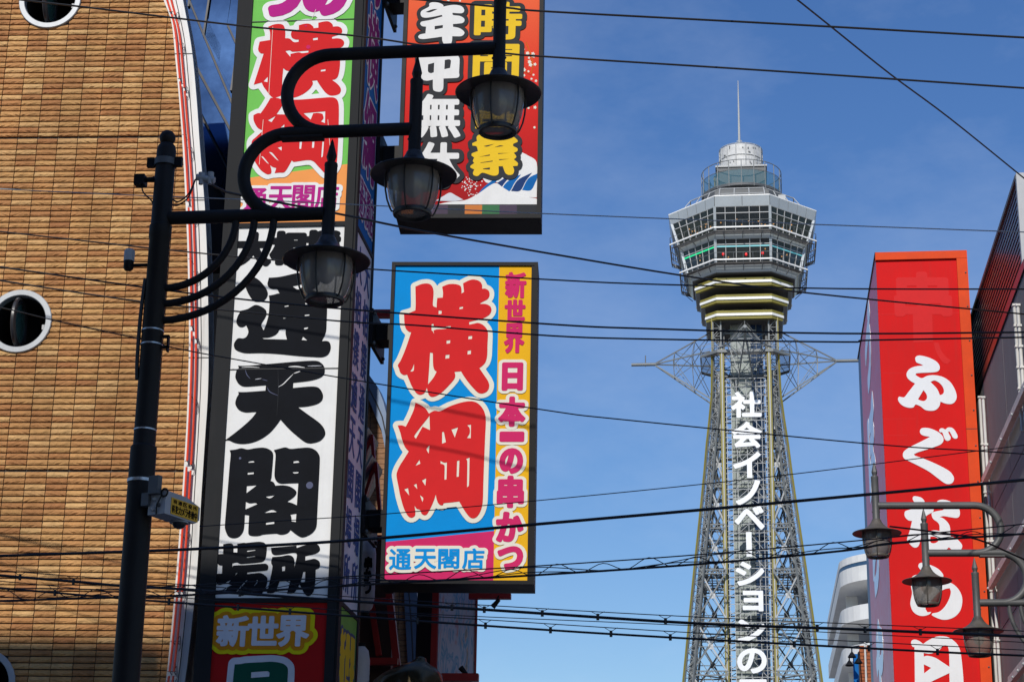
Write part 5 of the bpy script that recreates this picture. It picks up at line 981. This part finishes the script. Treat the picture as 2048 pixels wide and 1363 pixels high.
# ---- two glazed storeys
def storey(zt, zf, zs, zb, at_, af, as_, ab, nb, nb_ch, rail_a, rail_z, flr_z, lamps):
    """zt..zf fascia, zf..zb windows with a small upper row split at zs"""
    mk('fascia_core', oring(B(), af-.12, zf, at_-.12, zt-.002, .3), 'steel_dark', tw_)
    P0, P1 = octo(af), octo(at_)
    for i in range(8):
        j = (i+1) % 8; nn = 2 if i % 2 == 0 else 5
        for k in range(nn):
            s0, s1 = k/nn+.004, (k+1)/nn-.004
            q = [Vector(P0[i]).lerp(Vector(P0[j]), s0), Vector(P0[i]).lerp(Vector(P0[j]), s1), Vector(P1[i]).lerp(Vector(P1[j]), s1), Vector(P1[i]).lerp(Vector(P1[j]), s0)]
            nrm = Vector(((P0[i][0]+P0[j][0])/2, (P0[i][1]+P0[j][1])/2)).normalized()*.04
            b = B(); b.hexa([T(q[0].x, q[0].y, zf), T(q[1].x, q[1].y, zf), T(q[1].x+nrm.x, q[1].y+nrm.y, zf), T(q[0].x+nrm.x, q[0].y+nrm.y, zf), T(q[3].x, q[3].y, zt), T(q[2].x, q[2].y, zt), T(q[2].x+nrm.x, q[2].y+nrm.y, zt), T(q[3].x+nrm.x, q[3].y+nrm.y, zt)]); mk('fascia_panel', b, 'fascia', tw_)
    PA, PS_, PBt = octo(af-.05), octo(as_-.05), octo(ab-.05)
    for i in range(8):
        j = (i+1) % 8; nn = nb if i % 2 == 0 else nb_ch
        wts = [1.0]*nn
        if i % 2 == 0 and nn == 5: wts = [.95, .95, 1.25, .95, .95]
        acc = np.cumsum([0]+wts)/sum(wts)
        for k in range(nn):
            for (Pu, zu, Pd, zd) in ((PA, zf, PS_, zs), (PS_, zs, PBt, zb)):
                e = .016; s0, s1 = acc[k]+e*.9, acc[k+1]-e*.9
                q = [Vector(Pd[i]).lerp(Vector(Pd[j]), s0), Vector(Pd[i]).lerp(Vector(Pd[j]), s1), Vector(Pu[i]).lerp(Vector(Pu[j]), s1), Vector(Pu[i]).lerp(Vector(Pu[j]), s0)]
                b = B(); b.add([T(q[0].x, q[0].y, zd+.05), T(q[1].x, q[1].y, zd+.05), T(q[2].x, q[2].y, zu-.05), T(q[3].x, q[3].y, zu-.05)], [(0, 1, 2, 3)]); mk('window_pane', b, 'tower_glass', tw_)
        fb = B()
        for k in range(nn+1):
            u, m_, d = [Vector(Q[i]).lerp(Vector(Q[j]), acc[k]) for Q in (PA, PS_, PBt)]; fb.beam(T(u.x, u.y, zf), T(d.x, d.y, zb), .085, .12)
        for Q, z in ((PA, zf), (PS_, zs), (PBt, zb)): fb.beam(T(*Q[i], z), T(*Q[j], z), .12, .09)
        mk('window_frame', fb, 'steel_light', tw_)
        c = Vector(PBt[i]); mk('corner_column', B().beam(T(*PA[i], zf), T(*PBt[i], zb), .32, .32), 'fascia', tw_)
    mk('interior', oplate(B(), ab-2.2, zb-.1, zf), 'dark_room', tw_)
    # outside walkway with rails
    wk = B(); nw = max(3, int((rail_a-ab)/.2))
    for k in range(nw+1): oring(wk, rail_a-k*(rail_a-ab)/nw, flr_z-.06, rail_a-k*(rail_a-ab)/nw, flr_z, .07)
    mk('walkway', wk, 'deck_soffit', tw_)
    Rl, Ri = octo(rail_a, FH+.15), octo(ab+.1)
    for i in range(8):
        j = (i+1) % 8; mk('walkway_rail', B().beam(T(*Rl[i], rail_z), T(*Rl[j], rail_z), .16, .16), 'tube_white' if i in (0, 1, 7) else 'steel_light', tw_)
        mk('upper_rail', B().path([T(*Rl[i], rail_z+.9), T(*Rl[j], rail_z+.9)], .035, 5), 'steel', tw_)
        fb = B()
        for k in range(7):
            a = Vector(Rl[i]).lerp(Vector(Rl[j]), k/6); c = Vector(Ri[i]).lerp(Vector(Ri[j]), k/6); fb.path([T(a.x, a.y, flr_z), T(a.x, a.y, rail_z+.9)], .035, 5); 
            if k % 2: fb.beam(T(a.x, a.y, flr_z-.12), T(c.x, c.y, flr_z-.75), .09)
        mk('rail_posts', fb, 'steel_dark', tw_)
    for k in range(lamps):
        s = rng.integers(0, 3); i = (7, 0, 1)[s]; t = rng.uniform(.08, .92); a = Vector(octo(ab-.9)[i]).lerp(Vector(octo(ab-.9)[(i+1) % 8]), t); mk('ceiling_lamp', B().sphere(T(a.x, a.y, rng.uniform(zb+.9, zs-.1)), .09, 8, 6), 'warm_lamp', tw_)
mk('roof', oplate(B(), 8.85, 92.86, 92.93), 'steel', tw_)
mk('roof_edge', oring(B(), 8.95, 92.86, 8.95, 92.98, .2), 'tube_white', tw_)
storey(92.85, 91.65, 90.9, 88.85, 8.88, 8.6, 8.42, 7.8, 5, 6, 8.78, 88.95, 88.6, 26)
storey(88.84, 88.0, 87.35, 85.15, 7.8, 7.42, 7.28, 6.8, 5, 5, 7.62, 85.3, 84.95, 8)
mk('lower_fascia', oring(B(), 6.2, 84.2, 6.78, 85.14, .3), 'fascia', tw_)
mk('soffit', oplate(B(), 6.1, 84.1, 84.19), 'deck_soffit', tw_)
# coloured light strips and lanterns of the lower storey
P1 = octo(7.2); 
for i, m in ((7, 'green_light'), (0, 'cyan_light'), (1, 'cyan_light')):
    mk('light_strip', B().beam(T(*P1[i], 87.1), T(*P1[(i+1) % 8], 87.1), .06, .16), m, tw_)
for x, z in ((-2.35, 86.2), (2.3, 86.2), (.35, 86.1)): mk('lantern', B().sphere(T(x, -7.05, z), .16 if x else .12, 10, 8, 1.25), 'lantern_red', tw_)
# ---- stepped olive beams
for (a, z0, z1) in ((5.75, 82.65, 83.65), (5.15, 80.75, 81.72), (4.55, 78.9, 79.92)):
    p0, p1, q0, q1 = octo(a), octo(a+.12), octo(a-.5), octo(a-.38)
    for i in range(8):
        j = (i+1) % 8; mk('olive_beam' if i not in (2, 6) else 'side_beam', B().hexa([T(*p0[i], z0), T(*p0[j], z0), T(*q0[j], z0), T(*q0[i], z0), T(*p1[i], z1), T(*p1[j], z1), T(*q1[j], z1), T(*q1[i], z1)]), 'olive' if i not in (2, 6) else 'steel', tw_)
    zc = (z0+z1)/2
    for i in (0, 1, 3, 4, 5, 7):
        Q = octo(a+.1, FH); mk('tube_light', B().beam(T(*Q[i], zc), T(*Q[(i+1) % 8], zc), .12, .3), 'tube_white', tw_)
    mk('beam_soffit', oplate(B(), a-.52, z0+.1, z0+.2), 'deck_soffit', tw_)
# ---- shaft
sh = B(); sh.box(TX-1.75, TY-1.9, 0, TX+.62, TY+1.9, 84); mk('lift_shaft', sh, 'clad_pale', tw_)
cr = B()
for k in range(15): x = -1.72+k*.155; cr.box(TX+x, TY-1.93, 0, TX+x+.07, TY-1.901, 84)
mk('corrugation', cr, 'clad_pale', tw_)
mk('glass_shaft', B().box(TX+.63, TY-1.8, 0, TX+2.1, TY+1.8, 84), 'blue_shaft', tw_)
gs = B()
for z in np.arange(20, 84, 1.35): gs.box(TX+.62, TY-1.86, z, TX+2.12, TY-1.8, z+.1)
for x in (.62, 1.3, 2.05): gs.box(TX+x, TY-1.87, 20, TX+x+.08, TY-1.81, 84)
mk('glass_shaft_frame', gs, 'steel', tw_)
for x, z in ((.95, 77.9), (1.0, 73.2), (1.25, 55.8), (1.1, 50.6), (1.1, 45.5), (1.1, 40.4), (.6, 34.5)): mk('shaft_lamp', B().box(TX+x, TY-2.1, z, TX+x+.35, TY-1.88, z+.4), 'clad_pale', tw_)
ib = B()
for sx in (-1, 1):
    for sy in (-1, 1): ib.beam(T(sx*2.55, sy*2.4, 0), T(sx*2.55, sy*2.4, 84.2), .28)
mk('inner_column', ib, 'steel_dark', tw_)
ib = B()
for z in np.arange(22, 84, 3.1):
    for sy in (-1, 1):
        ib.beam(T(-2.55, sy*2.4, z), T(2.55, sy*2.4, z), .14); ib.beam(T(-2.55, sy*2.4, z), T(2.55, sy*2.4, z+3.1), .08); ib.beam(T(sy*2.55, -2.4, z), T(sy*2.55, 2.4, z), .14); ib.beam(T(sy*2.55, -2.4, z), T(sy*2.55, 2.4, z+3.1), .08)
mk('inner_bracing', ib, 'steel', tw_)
# ---- four lattice legs
HZ = [0, 25, 36, 42.4, 49.5, 54.4, 59.5, 63.9, 68.9, 74.4, 79.5]; HWD = [12.2, 8.75, 7.45, 6.8, 6.05, 5.5, 4.95, 4.55, 3.95, 3.79, 3.79]
def hw(z): return float(np.interp(z, HZ, HWD))
zl = [0, 8, 16, 23, 30, 35.5, 40.5, 44.7, 48.6, 52.6, 56.4, 60, 63.4, 66.6, 69.6, 72.4, 75, 77.6, 79.5]
lw = .95
for sx in (-1, 1):
    for sy in (-1, 1):
        lg = B()
        for ox in (0, lw):
            for oy in (0, lw):
                for a, c in zip(zl, zl[1:]): lg.beam(T(sx*(hw(a)-ox), sy*(hw(a)-oy), a), T(sx*(hw(c)-ox), sy*(hw(c)-oy), c), .17)
        leg = mk('leg', lg, 'steel', tw_)
        la = B(); z = 0; k = 0
        while z < 78.5:
            h1, h2 = hw(z), hw(z+1.0); w0, w1 = (0, lw) if k % 2 else (lw, 0)
            for q in (0, lw):
                la.beam(T(sx*(h1-w0), sy*(h1-q), z), T(sx*(h2-w1), sy*(h2-q), z+1.0), .07); la.beam(T(sx*(h1-q), sy*(h1-w0), z), T(sx*(h2-q), sy*(h2-w1), z+1.0), .07)
                la.beam(T(sx*(h1), sy*(h1-q), z), T(sx*(h1-lw), sy*(h1-q), z), .06)
            z += 1.0; k += 1
        mk('leg_lattice', la, 'steel', leg)
        if sy < 0:
            ed = B()
            for a, c in zip(zl[4:], zl[5:]): ed.beam(T(sx*(hw(a)+.12), -hw(a)-.1, a), T(sx*(hw(c)+.12), -hw(c)-.1, c), .13, .2)
            mk('edge_strip', ed, 'olive', leg)
# ---- bracing between the legs on the four faces
lev = [23, 30, 36.5, 42.5, 48.2, 53.6, 58.6, 63.4, 68, 72.4]
def face_pt(fc, u, z, ins=0.0):
    h = hw(z)-ins
    return {0: T(u, -h, z), 1: T(h, u, z), 2: T(-u, h, z), 3: T(-h, -u, z)}[fc]
def latbeam(b, p, q, h=.45, w=.07, n=9):
    up = Vector((0, 0, h/2)); b.beam(p+up, q+up, w*1.7); b.beam(p-up, q-up, w*1.7)
    for k in range(n):
        a, c = p.lerp(q, k/n), p.lerp(q, (k+1)/n); b.beam(a+(up if k % 2 else -up), c+(-up if k % 2 else up), w)
for fc in range(4):  # faces turned away get darker steel, their shade put into the colour
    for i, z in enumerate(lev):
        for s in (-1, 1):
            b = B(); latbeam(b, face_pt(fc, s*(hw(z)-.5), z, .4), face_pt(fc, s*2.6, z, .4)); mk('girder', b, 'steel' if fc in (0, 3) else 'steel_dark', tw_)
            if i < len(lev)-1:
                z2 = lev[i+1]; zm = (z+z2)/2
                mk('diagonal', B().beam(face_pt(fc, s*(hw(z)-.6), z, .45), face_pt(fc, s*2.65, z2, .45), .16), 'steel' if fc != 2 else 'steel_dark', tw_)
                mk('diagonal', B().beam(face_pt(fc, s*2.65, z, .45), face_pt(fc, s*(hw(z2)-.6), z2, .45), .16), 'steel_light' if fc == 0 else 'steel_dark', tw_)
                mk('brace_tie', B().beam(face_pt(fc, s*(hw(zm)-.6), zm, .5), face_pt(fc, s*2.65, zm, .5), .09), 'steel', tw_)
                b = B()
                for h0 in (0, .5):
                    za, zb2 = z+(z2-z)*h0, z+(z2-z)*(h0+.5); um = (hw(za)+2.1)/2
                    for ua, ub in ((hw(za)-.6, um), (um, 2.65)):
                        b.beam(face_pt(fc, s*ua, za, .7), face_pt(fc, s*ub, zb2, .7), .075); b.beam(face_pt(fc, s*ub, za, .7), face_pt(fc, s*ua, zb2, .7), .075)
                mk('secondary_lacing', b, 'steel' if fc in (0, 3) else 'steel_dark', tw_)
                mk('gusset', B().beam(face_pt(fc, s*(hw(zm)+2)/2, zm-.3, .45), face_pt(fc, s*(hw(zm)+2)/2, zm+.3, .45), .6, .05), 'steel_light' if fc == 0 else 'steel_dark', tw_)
# inner plan bracing seen from below
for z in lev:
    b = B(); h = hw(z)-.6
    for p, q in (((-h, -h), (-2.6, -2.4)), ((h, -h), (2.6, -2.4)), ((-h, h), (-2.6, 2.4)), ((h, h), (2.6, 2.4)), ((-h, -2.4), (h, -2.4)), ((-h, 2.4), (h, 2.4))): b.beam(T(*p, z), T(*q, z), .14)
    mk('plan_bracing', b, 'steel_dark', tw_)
# intermediate platform
for s in (-1, 1):
    b = B(); h = hw(48.4)-.7
    for k in range(9): y = -h+k*2*h/8; b.box(TX+min(s*2.7, s*h), TY+y, 48.3, TX+max(s*2.7, s*h), TY+y+.28, 48.36)
    for k in range(6): x = 2.7+(h-2.7)*k/5; b.box(TX+s*x-.07, TY-h, 48.2, TX+s*x+.07, TY+h, 48.3)
    mk('platform', b, 'steel_dark', tw_)
# ---- ring gallery and the four pointed lattice arms
gal = B(); 
for k in range(12):
    oring(gal, 5.3-k*.12, 74.55, 5.3-k*.12, 74.6, .05)
mk('gallery_grating', gal, 'steel_dark', tw_)
mk('gallery_edge', oring(B(), 5.35, 74.5, 5.35, 74.85, .1), 'steel', tw_)
P1 = octo(5.3)
for z in (75.3, 75.9):
    for i in range(8): mk('gallery_rail', B().path([T(*P1[i], z), T(*P1[(i+1) % 8], z)], .035, 5), 'steel_light', tw_)
for ang in (0, 90, 180, 270):
    Rm = Matrix.Rotation(math.radians(ang), 3, 'Z')
    def A(x, y, z): v = Rm @ Vector((x, y, 0)); return T(v.x, v.y, z)
    tip = A(11.0, 0, 74.85); bs = [A(3.7, 0, 79.0), A(4.2, -3.0, 75.4), A(4.2, 3.0, 75.4), A(3.9, -1.1, 69.9), A(3.9, 1.1, 69.9)]
    for p in bs: mk('arm_chord', B().beam(tip, p, .14), 'steel' if p is not bs[0] else 'steel_dark', tw_)
    mk('arm_tip', B().path([A(10.6, 0, 74.85), A(13.7, 0, 74.85)], .2, 10), 'steel', tw_, True)
    for t in (.35, .68):
        c = [tip.lerp(p, t) for p in bs]
        for i, j in ((0, 1), (0, 2), (1, 3), (2, 4), (3, 4), (1, 2), (1, 4)): mk('arm_lacing', B().beam(c[i], c[j], .065), 'steel_light' if i == 1 else 'steel', tw_)
    c0 = [tip.lerp(p, .35) for p in bs]; c1 = [tip.lerp(p, .68) for p in bs]
    for i, j in ((0, 1), (1, 0), (0, 2), (1, 3), (3, 1), (2, 4), (4, 2)):
        mk('arm_lacing', B().beam(c0[i], c1[j], .06), 'steel', tw_); mk('arm_lacing', B().beam(c1[j], bs[i], .06), 'steel_dark', tw_)
    if ang == 180: mk('arm_lamp', B().path([A(12.0, 0, 74.6), A(12.0, 0, 76.0)], .06, 6), 'steel_dark', tw_)
# ---- lit letter panel
FY = -4.9
pn = B()
for x in (-2.3, -1.75, -1.15, 0, 1.15, 1.75, 2.3): pn.beam(T(x, FY, 24), T(x, FY, 71.2), .06)
for z in np.arange(24, 71.5, 1.03): pn.beam(T(-2.3, FY, z), T(2.3, FY, z), .06)
for z in np.arange(24, 70, 2.06):
    if rng.random() < .8: pn.beam(T(-1.15, FY+.05, z), T(1.15, FY+.05, z+2.06), .045)
    if rng.random() < .8: pn.beam(T(1.75, FY+.05, z), T(0, FY+.05, z+2.06), .045)
    pn.beam(T(-2.3, FY, z), T(-2.45, -2.5, z+.6), .06); pn.beam(T(2.3, FY, z), T(2.45, -2.5, z+.6), .06)
mk('letter_grid', pn, 'steel_light', tw_)
for z, r in ((62.2, 1.1), (57.3, 1.7), (55.5, 1.2)): mk('neon_loop', B().path([T(r*math.cos(a)+.2, FY-.05, z+r*math.sin(a)) for a in np.linspace(0, 6.28, 26)], .035, 5), 'steel_light', tw_)
for s in (-1, 1):
    mk('panel_strip', B().box(TX+s*2.76-.24, TY+FY-.25, 22, TX+s*2.76+.24, TY+FY+.15, 75.0), 'olive', tw_)
    mk('strip_tube', B().box(TX+s*2.76-.06, TY+FY-.34, 22, TX+s*2.76+.06, TY+FY-.252, 75.0), 'steel_light', tw_)
    lt = B()
    for z in np.arange(22, 74, .62): lt.box(TX+s*2.3-.18, TY+FY-.06, z, TX+s*2.3+.18, TY+FY-.02, z+.07)
    mk('panel_ladder', lt, 'steel_light', tw_)
PT = Plane(T(0, FY-.12, 50), 0)
for ch, q in (('社', (1464, 786, 1520, 834)), ('会', (1465, 846, 1521, 894)), ('イ', (1468, 906, 1519, 954)), ('ノ', (1473, 962, 1518, 1008)), ('ベ', (1471, 1013, 1526, 1057)), ('シ', (1473, 1125, 1526, 1169)), ('ョ', (1487, 1183, 1524, 1220)), ('ン', (1477, 1240, 1529, 1283)), ('の', (1476, 1298, 1531, 1344)), ('日', (1481, 1360, 1531, 1405))):
    letter(PT, tw_, fglyph(PT, ch, skew(*q, .02)), [(.125, 'tower_letter')], d=.0, t=.5, res=103)
u0, va = PT.uv(1492, 1064); u1, vb = PT.uv(1504, 1113); mk('letter', B().pbox(PT, u0, vb, u1, va, -.01, .25), 'tower_letter', tw_)
# ---- people on the round deck
def person(label, loc, cl, yaw):
    verts = [(0, 0, .95), (0, 0, 1.2), (0, 0, 1.42), (0, -.01, 1.52), (0, -.02, 1.66), (.1, 0, .88), (.11, .01, .48), (.12, 0, .06), (-.1, 0, .88), (-.11, -.01, .48), (-.12, 0, .06), (.19, 0, 1.4), (.25, -.03, 1.12), (.2, -.25, 1.08), (-.19, 0, 1.4), (-.26, -.03, 1.12), (-.2, -.24, 1.1), (.12, -.14, .03), (-.12, -.14, .03)]
    edges = [(0, 1), (1, 2), (2, 3), (3, 4), (0, 5), (5, 6), (6, 7), (7, 17), (0, 8), (8, 9), (9, 10), (10, 18), (2, 11), (11, 12), (12, 13), (2, 14), (14, 15), (15, 16)]
    rad = [.15, .16, .15, .06, .1, .1, .075, .05, .1, .075, .05, .075, .055, .04, .075, .055, .04, .045, .045]
    me = bpy.data.meshes.new('person'); me.from_pydata(verts, edges, []); o = bpy.data.objects.new('person', me); COL.objects.link(o); me.materials.append(MATS[cl])
    md = o.modifiers.new('skin', 'SKIN'); sk = me.skin_vertices[0].data
    for i, r in enumerate(rad): sk[i].radius = (r, r*.8)
    sk[0].use_root = True
    o.modifiers.new('sub', 'SUBSURF').levels = 1; o.modifiers['sub'].render_levels = 1
    o.location = loc; o.rotation_euler = (0, 0, yaw); tag(o, label, 'person')
    h = mk('hair', B().sphere((0, .01, 1.7), .115, 12, 8, 1.05), 'sash', o, True, local=True); return o
for label, a, cl, yaw in (('person in a blue jacket at the left rail of the round roof deck', 205, 'cloth_blue', 2.2), ('person in pale yellow beside the roof house on the round deck', 222, 'cloth_cream', 1.0), ('person in white leaning at the round deck glass beside another in yellow', 228, 'cloth_white', 2.6)):
    r = 4.35; person(label, T(r*math.cos(math.radians(a)), r*math.sin(math.radians(a)), 96.2), cl, yaw)

# ------------------------------------------------------------------ restaurant front beyond the sign tower
PF = Plane(atY(800, 1200, 33), 0)
fb_ = thing('far_building', 'brown tiled building with a curved blue-grey edge behind the blue sign', 'building', (-6, 34, 0))
oi = [PF.uv(*p) for p in ((690, 800), (737, 795), (752, 832), (765, 862), (784, 960), (800, 1080), (810, 1183), (818, 1330), (822, 1500), (690, 1500))]
mk('wall', solid(PF, [oi], -.3, 0), 'grout', fb_)
b = B(); zt_ = PF.uv(740, 795)[1]; r = 0; v = PF.uv(800, 1480)[1]
right = [oi[1]]+oi[2:9]; uL0 = PF.uv(700, 1000)[0]
while v < zt_:
    lim = float(np.interp(v, [p[1] for p in right][::-1], [p[0] for p in right][::-1])); u = uL0
    while u < lim:
        b.pbox(PF, u+.004, v, min(u+.3, lim)-.004, v+.083, 0, .02); u += .308
    v += .093; r += 1
o = mk('brick_field', b, 'far_tile', fb_); o['kind'] = 'stuff'
oo = [PF.uv(*p) for p in ((737, 748), (757, 776), (769, 806), (785, 870), (808, 980), (826, 1100), (836, 1183), (844, 1330), (848, 1500))]
mk('curved_edge', solid(PF, [oo+right[::-1]], -.35, .12), 'trim_blue', fb_); mk('edge_line', B().path([PF.w(a[0]*.45+c[0]*.55, a[1]*.45+c[1]*.55, .122) for a, c in zip(oo, right+[right[-1]])][:8], .012, 4), 'seam', fb_)
mk('body', B().box(-9, 33.4, 0, PF.w(*oo[-1]).x-.2, 40, PF.P.z+oo[0][1]-1.2), 'wall_side', fb_)
rf_ = thing('restaurant_front', 'dark timber restaurant front with red beams and small gables below the blue sign', 'building', (-4.5, 30, 0))
def rb(px0, px1, Y, w, h, m='red_wood', name='red_beam'):
    return mk(name, B().beam(atY(*px0, Y), atY(*px1, Y), w, h, up=(0, 1, 0)), m, rf_)
rb((779, 1188), (796, 1345), 29.3, .1, .12); rb((742, 1200), (758, 1310), 29.4, .08, .1); rb((728, 1200), (782, 1200), 29.2, .07, .1); rb((734, 1322), (796, 1322), 29.1, .1, .12); rb((872, 1180), (866, 1370), 29.0, .09, .1); rb((884, 1354), (957, 1354), 28.8, .11, .14); rb((938, 1192), (1022, 1192), 29.0, .08, .1)
rb((750, 1075), (790, 1075), 29.2, .07, .1); rb((745, 628), (795, 628), 30.5, .12, .14)
p0, p1 = atY(722, 1195, 29.6), atY(772, 1400, 29.6); mk('dark_wall', B().box(p0.x, 29.62, p1.z-1, p1.x+.05, 29.8, p0.z+.9), 'dark_wood', rf_)
p0, p1 = atY(836, 1150, 29.5), atY(872, 1400, 29.5); mk('black_panel', B().box(p0.x, 29.5, p1.z-1, p1.x, 29.9, p0.z), 'joint', rf_)
for (gx, gy, k) in ((752, 925, 0), (744, 870, 1)):
    apx = atY(gx, gy, 29.7+k); l = atY(gx-27, gy+85, 29.7+k); r = atY(gx+8, gy+100, 29.7+k)
    mk('gable_board', B().beam(apx, l, .05, .14, up=(0, 1, 0)), 'red_wood', rf_); mk('gable_board', B().beam(apx, r, .05, .1, up=(0, 1, 0)), 'red_wood', rf_)
    b = B(); o_ = Vector((0, -.35, 0)); b.add([apx+o_, l+o_+Vector((-.15, 0, -.05)), l+Vector((-.15, .6, -.05)), apx+Vector((0, .6, 0))], [(0, 1, 2, 3)]); b.add([v_+Vector((0, 0, .04)) for v_ in (apx+o_, l+o_+Vector((-.15, 0, -.05)), l+Vector((-.15, .6, -.05)), apx+Vector((0, .6, 0)))], [(0, 1, 2, 3)]); mk('gable_roof', b, 'roof_dark', rf_)
    mk('roof_flashing', B().beam(apx+Vector((0, -.36, .03)), l+Vector((-.15, -.36, -.02)), .03, .03), 'light_grey', rf_)
# illustrated board
PI = Plane(atY(912, 1260, 29.2), -14)
ib_ = thing('picture_board', 'faded pastel picture board with a red edge under the blue sign', 'board', atY(912, 1350, 29.2))
m = mat('pastel_print', (.4, .38, .44), .6, spec=.3)
t = m.node_tree; bs_ = t.nodes['Principled BSDF']; g = t.nodes.new('ShaderNodeNewGeometry'); mpn = t.nodes.new('ShaderNodeMapping'); mpn.inputs[3].default_value = (9, 9, 1.6); n = t.nodes.new('ShaderNodeTexNoise'); n.inputs['Scale'].default_value = 1.2; n.inputs['Detail'].default_value = 8; n.inputs['Distortion'].default_value = 1.5
r = t.nodes.new('ShaderNodeValToRGB'); e = r.color_ramp.elements; cols = [(.28, (.7, .2, .18)), (.4, (.68, .64, .74)), (.5, (.72, .67, .76)), (.56, (.2, .42, .62)), (.62, (.72, .67, .76)), (.68, (.75, .5, .35)), (.75, (.25, .33, .4))]
while len(e) < len(cols): e.new(.5)
for i, (p, c) in enumerate(cols): e[i].position = p; e[i].color = (*c, 1)
t.links.new(g.outputs['Position'], mpn.inputs[0]); t.links.new(mpn.outputs[0], n.inputs[0]); t.links.new(n.outputs[0], r.inputs[0]); t.links.new(r.outputs[0], bs_.inputs['Base Color'])
a, c = PI.uv(880, 1150), PI.uv(948, 1348); mk('board', B().pbox(PI, a[0], c[1], c[0], a[1], -.06, 0), 'pastel_print', ib_); mk('red_edge', B().pbox(PI, c[0], c[1]-.03, c[0]+.03, a[1], -.1, .03), 'red_wood', ib_)
mk('post', B().pbox(PI, a[0]-.07, c[1]-.03, a[0]-.005, a[1], -.1, .03), 'red_wood', ib_)
for lbl, x, y, dv_ in (('small black spotlight hanging from the red beam beside the blue sign', 992, 1205, Vector((-.05, 0, -.06))), ('small dark spotlight standing on the lower red beam', 929, 1343, Vector((-.06, 0, .07)))):
    p = atY(x, y, 28.8); sl = thing('spotlight', lbl, 'spotlight', p, 'spotlights on the restaurant front')
    mk('can', B().path([p-dv_*.9, p, p+dv_], [.03, .034, .042], 12), 'black_metal', sl, True); mk('yoke', B().path([p, p-Vector((-.02, 0, dv_.z)).normalized()*.12], .012, 6), 'black_metal', sl)
# lanterns, bronze ornament
def lantern(lbl, x0, x1, y0, y1, Y, letters):
    p0, p1 = atY(x0, y0, Y), atY(x1, y1, Y); r = (p1.x-p0.x)/2; cx = (p0.x+p1.x)/2; z0, z1 = p1.z, p0.z
    th2 = thing('paper_lantern', lbl, 'lantern', (cx, Y, z0), 'paper lanterns by the sign tower')
    pf = [(.4*r, z0), (.8*r, z0+.06), (r, z0+.2)]+[(r*(1 if k % 2 else .985), z0+.2+(z1-z0-.4)*k/14) for k in range(15)]+[(r, z1-.2), (.8*r, z1-.06), (.4*r, z1)]
    mk('shade', B().lathe(pf, 24, (cx, Y, 0)), 'lantern_white', th2, True); mk('top_ring', B().lathe([(.42*r, z1), (.42*r, z1+.05), (.3*r, z1+.05)], 16, (cx, Y, 0)), 'black_metal', th2, True); mk('base_ring', B().lathe([(.42*r, z0), (.42*r, z0-.05), (.3*r, z0-.05)], 16, (cx, Y, 0)), 'black_metal', th2, True)
    Pn = Plane((cx, Y-r-.002, (z0+z1)/2), 0)
    for k, ch in enumerate(letters): hh = (z1-z0-.5)/len(letters); letter(Pn, th2, uvbox(Pn, ch, -.28*r+.3*r, (z1-z0)/2-.28-(k+.9)*hh, .75*r, (z1-z0)/2-.28-k*hh), [(.01, 'p_black')], d=-.004, t=.02, res=60)
lantern('tall white paper lantern with black letters between sign tower and blue sign', 716, 748, 1080, 1222, 28.0, '串かつ')
lantern('white paper lantern at the bottom beside the green side panel', 706, 736, 1292, 1420, 27.8, '')
pc_ = atY(812, 1363, 28.0); tp = atY(841, 1312, 28.0)
b = B(); H0 = tp.z-pc_.z; pr_ = [(.02, 1.0), (.05, .985), (.075, .93), (.1, .82), (.17, .7), (.3, .55), (.42, .33), (.50, .05), (.55, -.35), (.57, -.9), (.5, -1.6), (.3, -2.1)]
V = []; Fc = []; N = 28
for i, (r_, h_) in enumerate(pr_):
    for k in range(N):
        a = 2*math.pi*k/N; f = max(0, min(1, (h_-.1)/.8)); rr_ = r_*(1+.06*math.sin(3*a+1)+.03*math.sin(5*a)); V.append((pc_.x+f*(tp.x-pc_.x)+rr_*math.cos(a), 28+rr_*math.sin(a)*.8, pc_.z+h_*H0))
for i in range(len(pr_)-1):
    for k in range(N): k2 = (k+1) % N; Fc.append((i*N+k, i*N+k2, (i+1)*N+k2, (i+1)*N+k))
Fc.append(tuple(range(N))); tag(mk('bronze_ornament', b.add(V, Fc), 'bronze', None, True), 'glossy dark bronze domed ornament with a pointed tip at the bottom edge', 'ornament')

# ------------------------------------------------------------------ the houses behind the camera, whose shadow lies on the lower left
for x0, x1, hz, lbl in ((-34, -11.2, 26.2, 'plain rendered block behind the viewer, left of the street end'), (-11.1, 1.5, 26.75, 'taller plain rendered block behind the viewer, closing the street end')):
    nb_ = thing('street_block', lbl, 'building', ((x0+x1)/2, -8, 0), 'houses behind the viewer')
    mk('wall', B().box(x0, -14, 0, x1, -1.6, hz), 'neighbour', nb_)
    for i in range(int((x1-x0)/4.1)):
        for j in range(7): mk('window', B().box(x0+1+i*4.1, -1.62, 2+j*3.4, x0+3+i*4.1, -1.58, 3.8+j*3.4), 'tower_glass', nb_)
